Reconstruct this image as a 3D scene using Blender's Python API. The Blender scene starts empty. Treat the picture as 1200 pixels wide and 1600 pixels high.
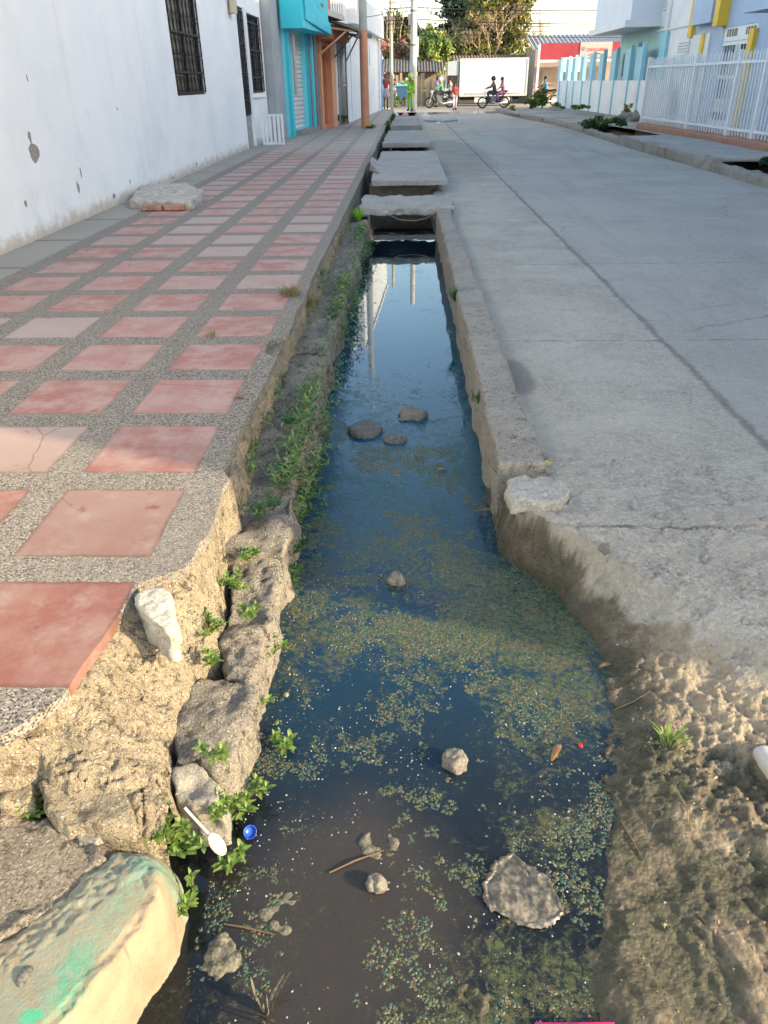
import bpy, bmesh, math, random
import numpy as np
from mathutils import Vector, Matrix
random.seed(7); RNG = np.random.default_rng(7)
R = math.radians
C = bpy.context.scene.collection

# ------------------------------------------------------------------ camera, sky, sun
F, PITCH, ROLL, YAW, CZ = 1156.0, R(30.2), R(1.0), R(2.0445), 1.5
def cam_basis():
    f = Vector((-math.sin(YAW)*math.cos(PITCH), math.cos(YAW)*math.cos(PITCH), -math.sin(PITCH)))
    r = Vector((math.cos(YAW), math.sin(YAW), 0)); u = r.cross(f)
    c, s = math.cos(ROLL), math.sin(ROLL)
    return c*r - s*u, s*r + c*u, f
CR, CU, CF = cam_basis()
cam = bpy.data.cameras.new('camera'); camo = bpy.data.objects.new('camera', cam); C.objects.link(camo)
cam.sensor_fit = 'VERTICAL'; cam.sensor_height = 36; cam.sensor_width = 27; cam.lens = F/1600*36
cam.clip_start = 0.05; cam.clip_end = 2000
M = Matrix((CR, CU, -CF)).transposed().to_4x4(); M.translation = (0, 0, CZ); camo.matrix_world = M
bpy.context.scene.camera = camo
SUN_EL, SUN_D = R(19.5), Vector((1, -0.40, 0)).normalized()      # horizontal direction towards the sun
w = bpy.data.worlds.new('World'); bpy.context.scene.world = w; w.use_nodes = True
nt = w.node_tree; sky = nt.nodes.new('ShaderNodeTexSky'); sky.sky_type = 'NISHITA'; sky.sun_disc = False
sky.sun_elevation = SUN_EL; sky.sun_rotation = math.atan2(SUN_D.x, SUN_D.y)
sky.dust_density = 1.2; sky.air_density = 1.0; sky.ozone_density = 1.0
bg = nt.nodes['Background']; bg.inputs[1].default_value = 0.15
wb = nt.nodes.new('ShaderNodeMix'); wb.data_type = 'RGBA'; wb.blend_type = 'MULTIPLY'; wb.inputs[0].default_value = 1; wb.inputs[7].default_value = (1.08, 1.0, .89, 1)
nt.links.new(sky.outputs[0], wb.inputs[6]); nt.links.new(wb.outputs[2], bg.inputs[0])
sl = bpy.data.lights.new('sun', 'SUN'); sl.energy = 2.7; sl.angle = R(0.5); sl.color = (1, .80, .52)
so = bpy.data.objects.new('sun', sl); C.objects.link(so)
sd = Vector((SUN_D.x*math.cos(SUN_EL), SUN_D.y*math.cos(SUN_EL), math.sin(SUN_EL)))
so.rotation_euler = sd.to_track_quat('Z', 'Y').to_euler(); so.location = (20, -20, 20)
vs = bpy.context.scene.view_settings; vs.view_transform = 'Standard'; vs.look = 'None'; vs.exposure = 1.97; vs.gamma = 1

# pixel of the photograph -> point on a real plane of the place
def ray(px, py): return CF + CR*((px-600)/F) - CU*((py-800)/F)
def at(px, py, z=0.0):
    d = ray(px, py); t = (z-CZ)/d.z; return (d.x*t, d.y*t)
def at3(px, py, z=0.0): return at(px, py, z) + (z,)
def aty(px, py, Y):
    d = ray(px, py); t = Y/d.y; return (d.x*t, CZ+d.z*t)

# ------------------------------------------------------------------ noise
def _h(ix, iy, iz, s):
    n = (ix*374761393 + iy*668265263 + iz*1274126177 + s*974634777) & 0xffffffff
    n = ((n ^ (n >> 13))*1274126177) & 0xffffffff
    return ((n ^ (n >> 16)) & 0xffff)/65535.0*2-1
def vnoise(P, s=0):
    P = np.asarray(P, float); i = np.floor(P).astype(np.int64); f = P-i; f = f*f*f*(f*(f*6-15)+10)
    o = 0
    for a in (0, 1):
        for b in (0, 1):
            for c in (0, 1):
                wt = (f[:, 0] if a else 1-f[:, 0])*(f[:, 1] if b else 1-f[:, 1])*(f[:, 2] if c else 1-f[:, 2])
                o = o + wt*_h(i[:, 0]+a, i[:, 1]+b, i[:, 2]+c, s)
    return o
def fbm(P, sc, oc=4, s=0, g=.5):
    P = np.asarray(P, float)*sc; o = 0; a = 1
    for k in range(oc): o = o + a*vnoise(P*(2.03**k)+k*17.3, s+k); a *= g
    return o
def ss(x, a=0, b=1):
    t = np.clip((x-a)/(b-a), 0, 1); return t*t*(3-2*t)

# ------------------------------------------------------------------ mesh builder and tagging
class MB:
    def __init__(s): s.v = []; s.f = []; s.m = []
    def add(s, vs, fs, mi=0):
        o = len(s.v); s.v += [tuple(v) for v in vs]; s.f += [tuple(i+o for i in f) for f in fs]; s.m += [mi]*len(fs); return s
    def hexa(s, p, mi=0): return s.add(p, [(0,3,2,1),(4,5,6,7),(0,1,5,4),(1,2,6,5),(2,3,7,6),(3,0,4,7)], mi)
    def box(s, x0, x1, y0, y1, z0, z1, mi=0):
        return s.hexa([(x0,y0,z0),(x1,y0,z0),(x1,y1,z0),(x0,y1,z0),(x0,y0,z1),(x1,y0,z1),(x1,y1,z1),(x0,y1,z1)], mi)
    def tube(s, pts, r, n=8, mi=0, cap=True):
        pts = [Vector(p) for p in pts]; rs = r if isinstance(r, (list, tuple)) else [r]*len(pts); V = []; Fc = []
        up = Vector((0,0,1)); last = None
        for k, p in enumerate(pts):
            d = (pts[min(k+1, len(pts)-1)]-pts[max(k-1, 0)])
            if d.length < 1e-9: d = Vector((0,0,1))
            d.normalize()
            a = last if last is not None else (up if abs(d.z) < .95 else Vector((1,0,0)))
            x = a - d*a.dot(d)
            if x.length < 1e-4: x = Vector((1,.1,0)).cross(d)
            x.normalize(); last = x; y = d.cross(x)
            for j in range(n):
                t = 2*math.pi*j/n; V.append(p + x*(rs[k]*math.cos(t)) + y*(rs[k]*math.sin(t)))
        for k in range(len(pts)-1):
            for j in range(n): Fc.append((k*n+j, k*n+(j+1)%n, (k+1)*n+(j+1)%n, (k+1)*n+j))
        if cap: Fc.append(tuple(range(n))[::-1]); Fc.append(tuple((len(pts)-1)*n+j for j in range(n)))
        return s.add(V, Fc, mi)
    def bar(s, a, b, wd, ht=None, mi=0):
        a = Vector(a); b = Vector(b); d = (b-a).normalized(); ht = ht or wd
        u = Vector((0,0,1)) if abs(d.z) < .95 else Vector((0,1,0)); x = d.cross(u).normalized(); y = x.cross(d)
        P = []
        for q in (a, b):
            for i, j in ((-1,-1),(1,-1),(1,1),(-1,1)): P.append(q + x*(wd/2*i) + y*(ht/2*j))
        return s.hexa(P, mi)
    def lathe(s, prof, n=16, c=(0,0,0), ax='z', mi=0):
        V = []; Fc = []
        for r, h in prof:
            for j in range(n):
                t = 2*math.pi*j/n; a, b = r*math.cos(t), r*math.sin(t)
                p = (a, b, h) if ax == 'z' else ((a, h, b) if ax == 'y' else (h, a, b)); V.append((p[0]+c[0], p[1]+c[1], p[2]+c[2]))
        for k in range(len(prof)-1):
            for j in range(n): Fc.append((k*n+j, k*n+(j+1)%n, (k+1)*n+(j+1)%n, (k+1)*n+j))
        return s.add(V, Fc, mi)
    def ball(s, c, r, n=8, mi=0, sx=1, sy=1, sz=1):
        V = []; Fc = []; m = n//2+1
        for i in range(m+1):
            a = math.pi*i/m
            for j in range(n):
                t = 2*math.pi*j/n; V.append((c[0]+r*sx*math.sin(a)*math.cos(t), c[1]+r*sy*math.sin(a)*math.sin(t), c[2]+r*sz*math.cos(a)))
        for k in range(m):
            for j in range(n): Fc.append((k*n+j, k*n+(j+1)%n, (k+1)*n+(j+1)%n, (k+1)*n+j))
        return s.add(V, Fc, mi)
    def prism(s, poly, z0, z1, mi=0):
        n = len(poly); return s.add([(x,y,z0) for x,y in poly]+[(x,y,z1) for x,y in poly],
            [tuple(range(n))[::-1], tuple(range(n, 2*n))]+[(i,(i+1)%n,n+(i+1)%n,n+i) for i in range(n)], mi)
    def build(s, name, mat, parent=None, smooth=False, local=False, origin=None):
        me = bpy.data.meshes.new(name)
        o = bpy.data.objects.new(name, me); C.objects.link(o); off = Vector((0,0,0))
        if parent is not None:
            o.parent = parent
            if not local:
                q = parent
                while q is not None: off += q.location; q = q.parent
        if origin is not None: o.location = Vector(origin)-off; off = Vector(origin)
        v = s.v if (local and origin is None) else [(a-off.x, b-off.y, c-off.z) for a,b,c in s.v]
        me.from_pydata(v, [], s.f)
        for m in (mat if isinstance(mat, (list, tuple)) else [mat]): me.materials.append(m)
        if any(s.m): me.polygons.foreach_set('material_index', s.m)
        if smooth: me.polygons.foreach_set('use_smooth', [True]*len(me.polygons))
        bm = bmesh.new(); bm.from_mesh(me); bmesh.ops.recalc_face_normals(bm, faces=bm.faces) if len(s.f) < 60000 else None; bm.to_mesh(me); bm.free()
        return o
def tag(o, label=None, cat=None, group=None, kind=None):
    if label: o['label'] = label
    if cat: o['category'] = cat
    if group: o['group'] = group
    if kind: o['kind'] = kind
    return o
def thing(name, loc, label, cat, group=None):
    o = bpy.data.objects.new(name, None); C.objects.link(o); o.location = loc; o.empty_display_size = .2
    return tag(o, label, cat, group)
def from_arrays(name, V, Fq, mat, parent=None, smooth=True, attrs=None):
    me = bpy.data.meshes.new(name); me.vertices.add(len(V)); me.vertices.foreach_set('co', np.asarray(V, np.float32).ravel())
    Fq = np.asarray(Fq); k = Fq.shape[1]; me.loops.add(Fq.size); me.loops.foreach_set('vertex_index', Fq.ravel().astype(np.int32))
    me.polygons.add(len(Fq)); me.polygons.foreach_set('loop_start', np.arange(0, Fq.size, k, dtype=np.int32))
    me.polygons.foreach_set('loop_total', np.full(len(Fq), k, np.int32))
    me.update(calc_edges=True); me.validate()
    me.polygons.foreach_set('use_smooth', [smooth]*len(me.polygons))
    for a, val in (attrs or {}).items():
        at_ = me.attributes.new(a, 'FLOAT', 'POINT'); at_.data.foreach_set('value', np.asarray(val, np.float32))
    for m in (mat if isinstance(mat, (list, tuple)) else [mat]): me.materials.append(m)
    o = bpy.data.objects.new(name, me); C.objects.link(o)
    if parent is not None: o.parent = parent
    return o
def bake(o):                                                     # modifiers -> plain mesh
    dg = bpy.context.evaluated_depsgraph_get(); me = bpy.data.meshes.new_from_object(o.evaluated_get(dg), depsgraph=dg)
    o.modifiers.clear(); o.data = me; return o
def roughen(o, amp, sc, oc=4, seed=0, voxel=None, axis=(1,1,1), smooth=True):     # voxel remesh and push the surface about
    if voxel:
        m = o.modifiers.new('r', 'REMESH'); m.mode = 'VOXEL'; m.voxel_size = voxel; m.use_smooth_shade = True; mats = list(o.data.materials)
        bake(o); o.data.materials.clear(); [o.data.materials.append(x) for x in mats]
    me = o.data; n = len(me.vertices); V = np.empty(n*3, np.float32); me.vertices.foreach_get('co', V); V = V.reshape(-1, 3)
    N = np.empty(n*3, np.float32); me.vertices.foreach_get('normal', N); N = N.reshape(-1, 3)
    d = fbm(V, sc, oc, seed)*amp; V = V + N*d[:, None]*np.array(axis)
    me.vertices.foreach_set('co', V.astype(np.float32).ravel()); me.polygons.foreach_set('use_smooth', [smooth]*len(me.polygons)); me.update(); return o

# ------------------------------------------------------------------ materials
class NT:
    def __init__(s, name):
        s.mat = bpy.data.materials.new(name); s.mat.use_nodes = True; s.t = s.mat.node_tree; s.n = s.t.nodes; s.b = s.n['Principled BSDF']
        s.co = s.n.new('ShaderNodeTexCoord').outputs['Object']
    def lk(s, a, b): s.t.links.new(a, b)
    def setv(s, sock, v):
        if isinstance(v, bpy.types.NodeSocket): s.lk(v, sock)
        elif isinstance(v, (tuple, list)): sock.default_value = tuple(v)+((1,) if len(v) == 3 and len(sock.default_value) == 4 else ())
        else: sock.default_value = v
    def noise(s, sc, det=5, rough=.6, co=None, dist=0, col=False):
        n = s.n.new('ShaderNodeTexNoise'); s.setv(n.inputs['Vector'], co or s.co); n.inputs['Scale'].default_value = sc
        n.inputs['Detail'].default_value = det; n.inputs['Roughness'].default_value = rough; n.inputs['Distortion'].default_value = dist
        return n.outputs['Color' if col else 'Fac']
    def voro(s, sc, out='Distance', feat='F1', co=None, rnd=1):
        n = s.n.new('ShaderNodeTexVoronoi'); n.feature = feat; s.setv(n.inputs['Vector'], co or s.co); n.inputs['Scale'].default_value = sc
        n.inputs['Randomness'].default_value = rnd; return n.outputs[out]
    def ramp(s, f, *st):
        n = s.n.new('ShaderNodeValToRGB'); s.setv(n.inputs[0], f); e = n.color_ramp.elements
        while len(e) < len(st): e.new(.5)
        for i, (p, c) in enumerate(st):
            e[i].position = p; c = (c, c, c) if not isinstance(c, (tuple, list)) else c; e[i].color = tuple(c)[:3]+(1,)
        return n.outputs[0]
    def mix(s, f, a, b, mode='MIX'):
        n = s.n.new('ShaderNodeMix'); n.data_type = 'RGBA'; n.blend_type = mode; s.setv(n.inputs[0], f)
        s.setv(n.inputs[6], a); s.setv(n.inputs[7], b); return n.outputs[2]
    def math(s, op, a, b=0.0, c=0.0, clamp=False):
        n = s.n.new('ShaderNodeMath'); n.operation = op; n.use_clamp = clamp
        for i, v in enumerate((a, b, c)): s.setv(n.inputs[i], v)
        return n.outputs[0]
    def step(s, x, a, b):
        n = s.n.new('ShaderNodeMapRange'); n.interpolation_type = 'SMOOTHSTEP'; s.setv(n.inputs[0], x); n.inputs[1].default_value = a; n.inputs[2].default_value = b
        return n.outputs[0]
    def xyz(s, co=None):
        n = s.n.new('ShaderNodeSeparateXYZ'); s.setv(n.inputs[0], co or s.co); return n.outputs
    def comb(s, x, y, z=0.0):
        n = s.n.new('ShaderNodeCombineXYZ'); s.setv(n.inputs[0], x); s.setv(n.inputs[1], y); s.setv(n.inputs[2], z); return n.outputs[0]
    def attr(s, a):
        n = s.n.new('ShaderNodeAttribute'); n.attribute_name = a; return n.outputs['Fac']
    def scale(s, v, co=None):
        n = s.n.new('ShaderNodeMapping'); s.setv(n.inputs[0], co or s.co); n.inputs['Scale'].default_value = v; return n.outputs[0]
    def bump(s, h, st=.3, dist=.01, nrm=None):
        n = s.n.new('ShaderNodeBump'); n.inputs['Strength'].default_value = st; n.inputs['Distance'].default_value = dist; s.setv(n.inputs['Height'], h)
        if nrm: s.lk(nrm, n.inputs['Normal'])
        return n.outputs[0]
    def out(s, col, rough=.85, nrm=None, spec=.3, metal=0, **kw):
        s.setv(s.b.inputs['Base Color'], col); s.setv(s.b.inputs['Roughness'], rough); s.b.inputs['Specular IOR Level'].default_value = spec
        s.b.inputs['Metallic'].default_value = metal
        if nrm: s.lk(nrm, s.b.inputs['Normal'])
        for k, v in kw.items(): s.setv(s.b.inputs[k.replace('_', ' ')], v)
        return s.mat
_mc = {}
def paint(col, rough=.6, var=.12, dirt=.15, sc=6, bump=.15, name=None, metal=0, spec=.35):
    key = (tuple(col), rough, var, dirt, sc, bump, metal)
    if key in _mc: return _mc[key]
    t = NT(name or 'paint'); n = t.noise(sc, 5, .65); c2 = tuple(x*(1-var) for x in col)
    c = t.mix(t.step(n, .35, .68), col, c2); d = t.step(t.noise(sc*.37, 6, .7), .55, .8)
    c = t.mix(t.math('MULTIPLY', d, dirt), c, (.16, .13, .10))
    _mc[key] = t.out(c, rough, t.bump(t.noise(sc*12, 4, .7), bump, .004), spec, metal); return _mc[key]
def concrete(name, a, b, sc=3, fine=90, bump=.6, stain=(.12,.11,.10), st=.35, d=.006, agg=0.0):
    t = NT(name); n1 = t.noise(sc, 7, .68); n2 = t.noise(fine, 4, .7); c = t.mix(t.step(n1, .32, .68), a, b)
    c = t.mix(t.math('MULTIPLY', t.step(t.noise(sc*.45, 6, .7), .52, .75), st), c, stain)
    c = t.mix(t.step(n2, .25, .8), t.mix(.45, c, (.02,.02,.02)), t.mix(.3, c, (.6,.57,.52)))
    h = t.math('ADD', t.math('MULTIPLY', t.noise(fine*.35, 6, .75), 1.0), t.math('MULTIPLY', n2, .5))
    if agg:
        wc = t.mix(.02, t.co, t.noise(40, 3, col=True)); v = t.voro(95, 'Distance', co=wc); vc = t.xyz(t.voro(95, 'Color', co=wc))[0]
        on = t.math('MULTIPLY', t.math('MULTIPLY', t.step(vc, .5, .62), t.math('SUBTRACT', 1.0, t.step(v, .35, .5))), agg)
        c = t.mix(on, c, t.ramp(vc, (.5, (.10,.09,.08)), (.72, (.30,.27,.22)), (.95, (.52,.48,.40)))); h = t.math('ADD', h, t.math('MULTIPLY', on, 1.2))
        c = t.mix(t.math('MULTIPLY', t.step(t.noise(24, 6, .8), .56, .66), .6), c, t.mix(.6, c, (.05,.04,.03))); h = t.math('SUBTRACT', h, t.math('MULTIPLY', t.step(t.noise(24, 6, .8), .56, .66), .8))
    return t.out(c, .92, t.bump(h, bump, d), .2)

CONC = concrete('old_concrete', (.36,.345,.32), (.24,.23,.215), 2.2, 110, .7)
SLABC = concrete('slab_concrete', (.40,.39,.37), (.30,.29,.275), 2.0, 80, .5)
KERBC = concrete('kerb_concrete', (.36,.335,.295), (.24,.22,.19), 4.0, 140, .9, (.12,.11,.10), .4, .008, .4)
TAN = concrete('mortar_tan', (.42,.34,.205), (.28,.22,.135), 7, 150, 1.0, (.13,.10,.07), .6, .012, .8)
LEDGE = concrete('ledge_concrete', (.30,.265,.205), (.18,.16,.125), 6, 130, 1.0, (.085,.08,.045), .6, .012, .55)
STONE = concrete('stone', (.33,.30,.25), (.20,.185,.15), 12, 160, .8)
DIRT = concrete('dry_dirt', (.29,.235,.17), (.17,.135,.095), 6, 120, 1.0, (.10,.08,.055), .5, .01, .5)

def sidewalk_mat():
    t = NT('sidewalk_tiles'); X, Y, Z = t.xyz()
    nz = t.noise(3, 3, .5, col=True); 
    jx = t.math('ADD', t.math('MULTIPLY', t.math('SUBTRACT', t.noise(14, 3), .5), .014), t.math('MULTIPLY', t.math('SUBTRACT', t.noise(55, 4, .7), .5), .010))
    u = t.math('DIVIDE', t.math('SUBTRACT', t.math('ADD', -0.82, jx), X), .583); v = t.math('DIVIDE', t.math('SUBTRACT', t.math('ADD', Y, jx), 1.358), .589)
    fu = t.math('FRACT', u); fv = t.math('FRACT', v)
    inu = t.math('MULTIPLY', t.math('LESS_THAN', fu, .765), t.math('GREATER_THAN', u, 0.0)); inv = t.math('LESS_THAN', fv, .765)
    wn = t.n.new('ShaderNodeTexWhiteNoise'); t.setv(wn.inputs[0], t.comb(t.math('FLOOR', u), t.math('FLOOR', v), 1.0)); rnd = wn.outputs['Value']; 
    wn2 = t.n.new('ShaderNodeTexWhiteNoise'); t.setv(wn2.inputs[0], t.comb(t.math('FLOOR', u), t.math('FLOOR', v), 7.0)); rnd2 = wn2.outputs['Value']
    mask = t.math('MULTIPLY', t.math('MULTIPLY', t.math('MULTIPLY', inu, inv), t.math('GREATER_THAN', v, 0.0)), t.math('LESS_THAN', u, 4.0))
    far = t.step(Y, 16.5, 19.5)
    # tile colour
    red = t.mix(rnd, (.27,.105,.085), (.33,.16,.14)); n = t.noise(5, 6, .7); red = t.mix(t.step(n, .38, .66), red, (.36,.235,.205))
    red = t.mix(t.math('MULTIPLY', t.step(rnd2, .62, .92), .8), red, (.33,.27,.245))
    red = t.mix(t.math('MULTIPLY', t.step(t.noise(9, 5, .6), .62, .72), .6), red, (.19,.035,.028))
    cr = t.voro(1.1, feat='DISTANCE_TO_EDGE', co=t.mix(.04, t.co, t.noise(6, 4, col=True)))
    red = t.mix(t.math('MULTIPLY', t.math('MULTIPLY', t.math('LESS_THAN', cr, .003), t.step(t.noise(.9, 2), .52, .6)), .6), red, (.10,.05,.04))
    edge = t.math('MAXIMUM', t.math('ABSOLUTE', t.math('SUBTRACT', fu, .3825)), t.math('ABSOLUTE', t.math('SUBTRACT', fv, .3825)))
    red = t.mix(t.math('MULTIPLY', t.step(edge, .35, .384), .7), red, (.14,.09,.07))
    fl = t.step(t.noise(160, 2), .66, .74); red = t.mix(t.math('MULTIPLY', fl, .35), red, (.6,.5,.45))
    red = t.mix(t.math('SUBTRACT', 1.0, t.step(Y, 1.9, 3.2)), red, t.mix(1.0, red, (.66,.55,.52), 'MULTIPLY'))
    # washed pebbles
    vc = t.voro(150, 'Color'); vx = t.xyz(vc)[0]; vd = t.voro(150, 'Distance')
    peb = t.ramp(vx, (0, (.03,.03,.035)), (.42, (.075,.075,.08)), (.55, (.27,.24,.20)), (.8, (.40,.35,.29)), (1, (.55,.53,.49)))
    mort = t.mix(t.noise(4, 4), (.20,.18,.155), (.30,.28,.25)); peb = t.mix(t.step(vd, .42, .62), peb, mort)
    peb = t.mix(t.step(t.noise(1.3, 5, .65), .42, .72), peb, t.mix(.5, peb, (.25,.235,.21)))
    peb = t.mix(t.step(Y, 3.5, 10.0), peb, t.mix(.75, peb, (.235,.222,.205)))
    grey = t.mix(t.noise(1.2, 6, .7), (.29,.28,.255), (.42,.40,.365))
    gl = t.math('MULTIPLY', t.math('LESS_THAN', t.math('FRACT', t.math('MULTIPLY', Y, .8)), .05), 1.0); grey = t.mix(t.math('MULTIPLY', gl, .6), grey, (.12,.11,.10))
    peb = t.mix(t.step(t.math('MULTIPLY', X, -1), 3.16, 3.22), peb, grey)
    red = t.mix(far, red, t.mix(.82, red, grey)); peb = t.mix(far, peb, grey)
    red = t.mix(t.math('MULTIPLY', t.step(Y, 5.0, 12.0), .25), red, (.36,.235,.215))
    wear = t.step(t.noise(2.3, 8, .75), .48, .68); red = t.mix(t.math('MULTIPLY', wear, .5), red, (.34,.285,.26))
    scr = t.step(t.noise(1.0, 8, .8, co=t.scale((28, 70, 1))), .62, .74); red = t.mix(t.math('MULTIPLY', scr, .35), red, (.16,.08,.07)); red = t.mix(t.math('MULTIPLY', t.step(t.noise(34, 6, .8), .58, .70), .4), red, (.15,.10,.085))
    peb = t.mix(1.0, peb, (.80,.78,.75), 'MULTIPLY'); c = t.mix(mask, peb, red)
    hp = t.math('MULTIPLY', t.math('SUBTRACT', 1.0, vd), t.math('SUBTRACT', 1.0, mask))
    h = t.math('ADD', t.math('MULTIPLY', hp, .8), t.math('ADD', t.math('MULTIPLY', mask, .9), t.math('MULTIPLY', t.noise(40, 5, .7), .35)))
    return t.out(c, t.mix(mask, (.85,)*3, (.62,)*3), t.bump(h, .6, .006), .3)
SIDEW = sidewalk_mat()

def ground_mat(name, near=True):                                # rough old concrete road; the mud attribute brings wet earth
    t = NT(name); X, Y, Z = t.xyz()
    n1 = t.noise(1.4, 7, .68); a = t.mix(t.step(n1, .35, .7), (.38,.36,.315), (.27,.255,.22))
    smooth = t.mix(t.step(t.noise(.7, 6, .6), .35, .7), (.35,.34,.315), (.285,.275,.255))
    jn = t.math('MULTIPLY', t.math('SUBTRACT', t.noise(2.2, 7, .8), .5), .13); xj = t.math('SUBTRACT', t.math('ADD', X, jn), t.math('SUBTRACT', 1.70, t.math('MULTIPLY', Y, .004)))
    right = t.math('GREATER_THAN', xj, 0.0); c = t.mix(right, a, smooth)
    agg = t.voro(85, 'Color'); ax = t.xyz(agg)[0]; c = t.mix(t.math('MULTIPLY', t.step(ax, .45, 1.0), t.mix(right, (.5,)*3, (.2,)*3)), c, (.47,.44,.39))
    c = t.mix(t.math('MULTIPLY', t.step(t.noise(42, 6, .8), .55, .68), .65), c, (.10,.095,.088))
    jw = t.math('SUBTRACT', 1.0, t.step(t.math('ABSOLUTE', t.math('ADD', xj, t.math('MULTIPLY', t.math('SUBTRACT', t.noise(9, 6, .8), .5), .09))), .004, .038)); c = t.mix(t.math('MULTIPLY', jw, t.math('ADD', .35, t.math('MULTIPLY', t.noise(4, 5), .6))), c, (.105,.10,.095))
    fy = t.math('FRACT', t.math('DIVIDE', t.math('ADD', t.math('ADD', Y, t.math('MULTIPLY', jn, .5)), 1.05), 2.35)); cj = t.math('LESS_THAN', t.math('ABSOLUTE', t.math('SUBTRACT', t.math('ADD', fy, t.math('MULTIPLY', t.math('SUBTRACT', t.noise(20, 6, .8), .5), .012)), .5)), .0035)
    c = t.mix(t.math('MULTIPLY', cj, t.step(t.noise(6, 5, .7), .38, .6)), c, (.12,.115,.105))
    crk = t.voro(.55, feat='DISTANCE_TO_EDGE', co=t.mix(.12, t.co, t.noise(3, 6, col=True))); c = t.mix(t.math('MULTIPLY', t.math('MULTIPLY', t.math('LESS_THAN', crk, .003), t.step(t.noise(.6, 2), .5, .6)), .35), c, (.09,.085,.08))
    dust = t.math('MULTIPLY', t.math('SUBTRACT', 1.0, t.step(t.math('ADD', X, t.math('MULTIPLY', t.noise(2.5, 7, .8), .5)), .78, 1.15)), .5); c = t.mix(dust, c, (.38,.335,.265))
    trk = t.step(t.noise(1.0, 6, .7, co=t.scale((1.6, .12, 1))), .5, .68); c = t.mix(t.math('MULTIPLY', t.math('MULTIPLY', trk, right), .35), c, (.19,.185,.18))
    c = t.mix(t.math('MULTIPLY', t.step(t.noise(3.2, 8, .8), .57, .68), .35), c, (.17,.16,.145))
    c = t.mix(t.math('MULTIPLY', t.step(t.noise(13, 8, .85), .50, .66), .45), c, (.15,.14,.125)); c = t.mix(t.math('MULTIPLY', t.step(t.noise(19, 7, .85, dist=.5), .54, .68), .4), c, (.48,.45,.40))
    # dark wet stain beside the kerb, tracks; painted sunlight on the far road
    def blob(x, y, rx, ry):
        dx = t.math('DIVIDE', t.math('SUBTRACT', X, x), rx); dy = t.math('DIVIDE', t.math('SUBTRACT', Y, y), ry)
        r2 = t.math('ADD', t.math('MULTIPLY', dx, dx), t.math('MULTIPLY', dy, dy)); return t.math('SUBTRACT', 1.0, t.step(t.math('ADD', r2, t.math('MULTIPLY', t.math('SUBTRACT', t.noise(5, 4), .5), .9)), .5, 1.1))
    c = t.mix(t.math('MULTIPLY', blob(.62, 4.15, .13, .35), .55), c, (.10,.092,.085))
    c = t.mix(t.math('MULTIPLY', blob(1.0, 19, 1.0, 5.5), .38), c, (.12,.115,.115)); c = t.mix(t.math('MULTIPLY', blob(3.1, 40, 3.5, 3.5), .5), c, (.45,.40,.34))  # dark patch, then a sunlit tan patch painted on the far road
    c = t.mix(t.math('MULTIPLY', blob(2.0, 2.4, 1.0, .5), .3), c, (.36,.31,.26))
    # dry earth thrown over the near end of the road
    du = t.math('SUBTRACT', 1.0, t.step(t.math('ADD', t.math('ADD', Y, t.math('MULTIPLY', X, -.15)), t.math('MULTIPLY', t.noise(3, 6, .7), .5)), 1.72, 2.12))
    c = t.mix(t.math('MULTIPLY', du, .8), c, t.mix(t.noise(9, 6, .7), (.40,.335,.25), (.25,.205,.15)))
    h = t.math('ADD', t.noise(55, 6, .75), t.math('MULTIPLY', t.voro(85), -.5)); rough = .88
    if near:
        m = t.attr('mud'); wet = t.attr('wet'); nn = t.noise(16, 7, .75)
        mud = t.ramp(nn, (.28, (.06,.048,.033)), (.46, (.18,.145,.10)), (.62, (.34,.28,.195)), (.8, (.48,.40,.29)))
        grn = t.mix(t.step(t.noise(38, 4, .7), .4, .65), (.04,.055,.032), (.13,.14,.07))
        mud = t.mix(t.math('MULTIPLY', t.step(t.math('ADD', t.noise(5, 5, .7), t.math('MULTIPLY', wet, .22)), .60, .74), .65), mud, grn)
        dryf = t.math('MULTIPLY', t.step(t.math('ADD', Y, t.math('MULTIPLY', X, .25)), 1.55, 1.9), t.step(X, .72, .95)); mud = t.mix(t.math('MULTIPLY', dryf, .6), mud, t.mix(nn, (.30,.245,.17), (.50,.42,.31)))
        mud = t.mix(t.math('MULTIPLY', t.step(Y, 1.8, 2.2), .5), mud, (.095,.085,.07)); mud = t.mix(t.math('MULTIPLY', wet, .55), mud, (.030,.028,.020)); c = t.mix(m, c, mud)  # upper bank greyed darker first, its shade put into the colour; then wetness
        rough = t.mix(wet, (.9,)*3, (.38,)*3)
    return t.out(c, rough, t.bump(h, .9, .010), .3)
ROADM = ground_mat('road_concrete', False); MUDM = ground_mat('mud_and_road', True)

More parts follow.
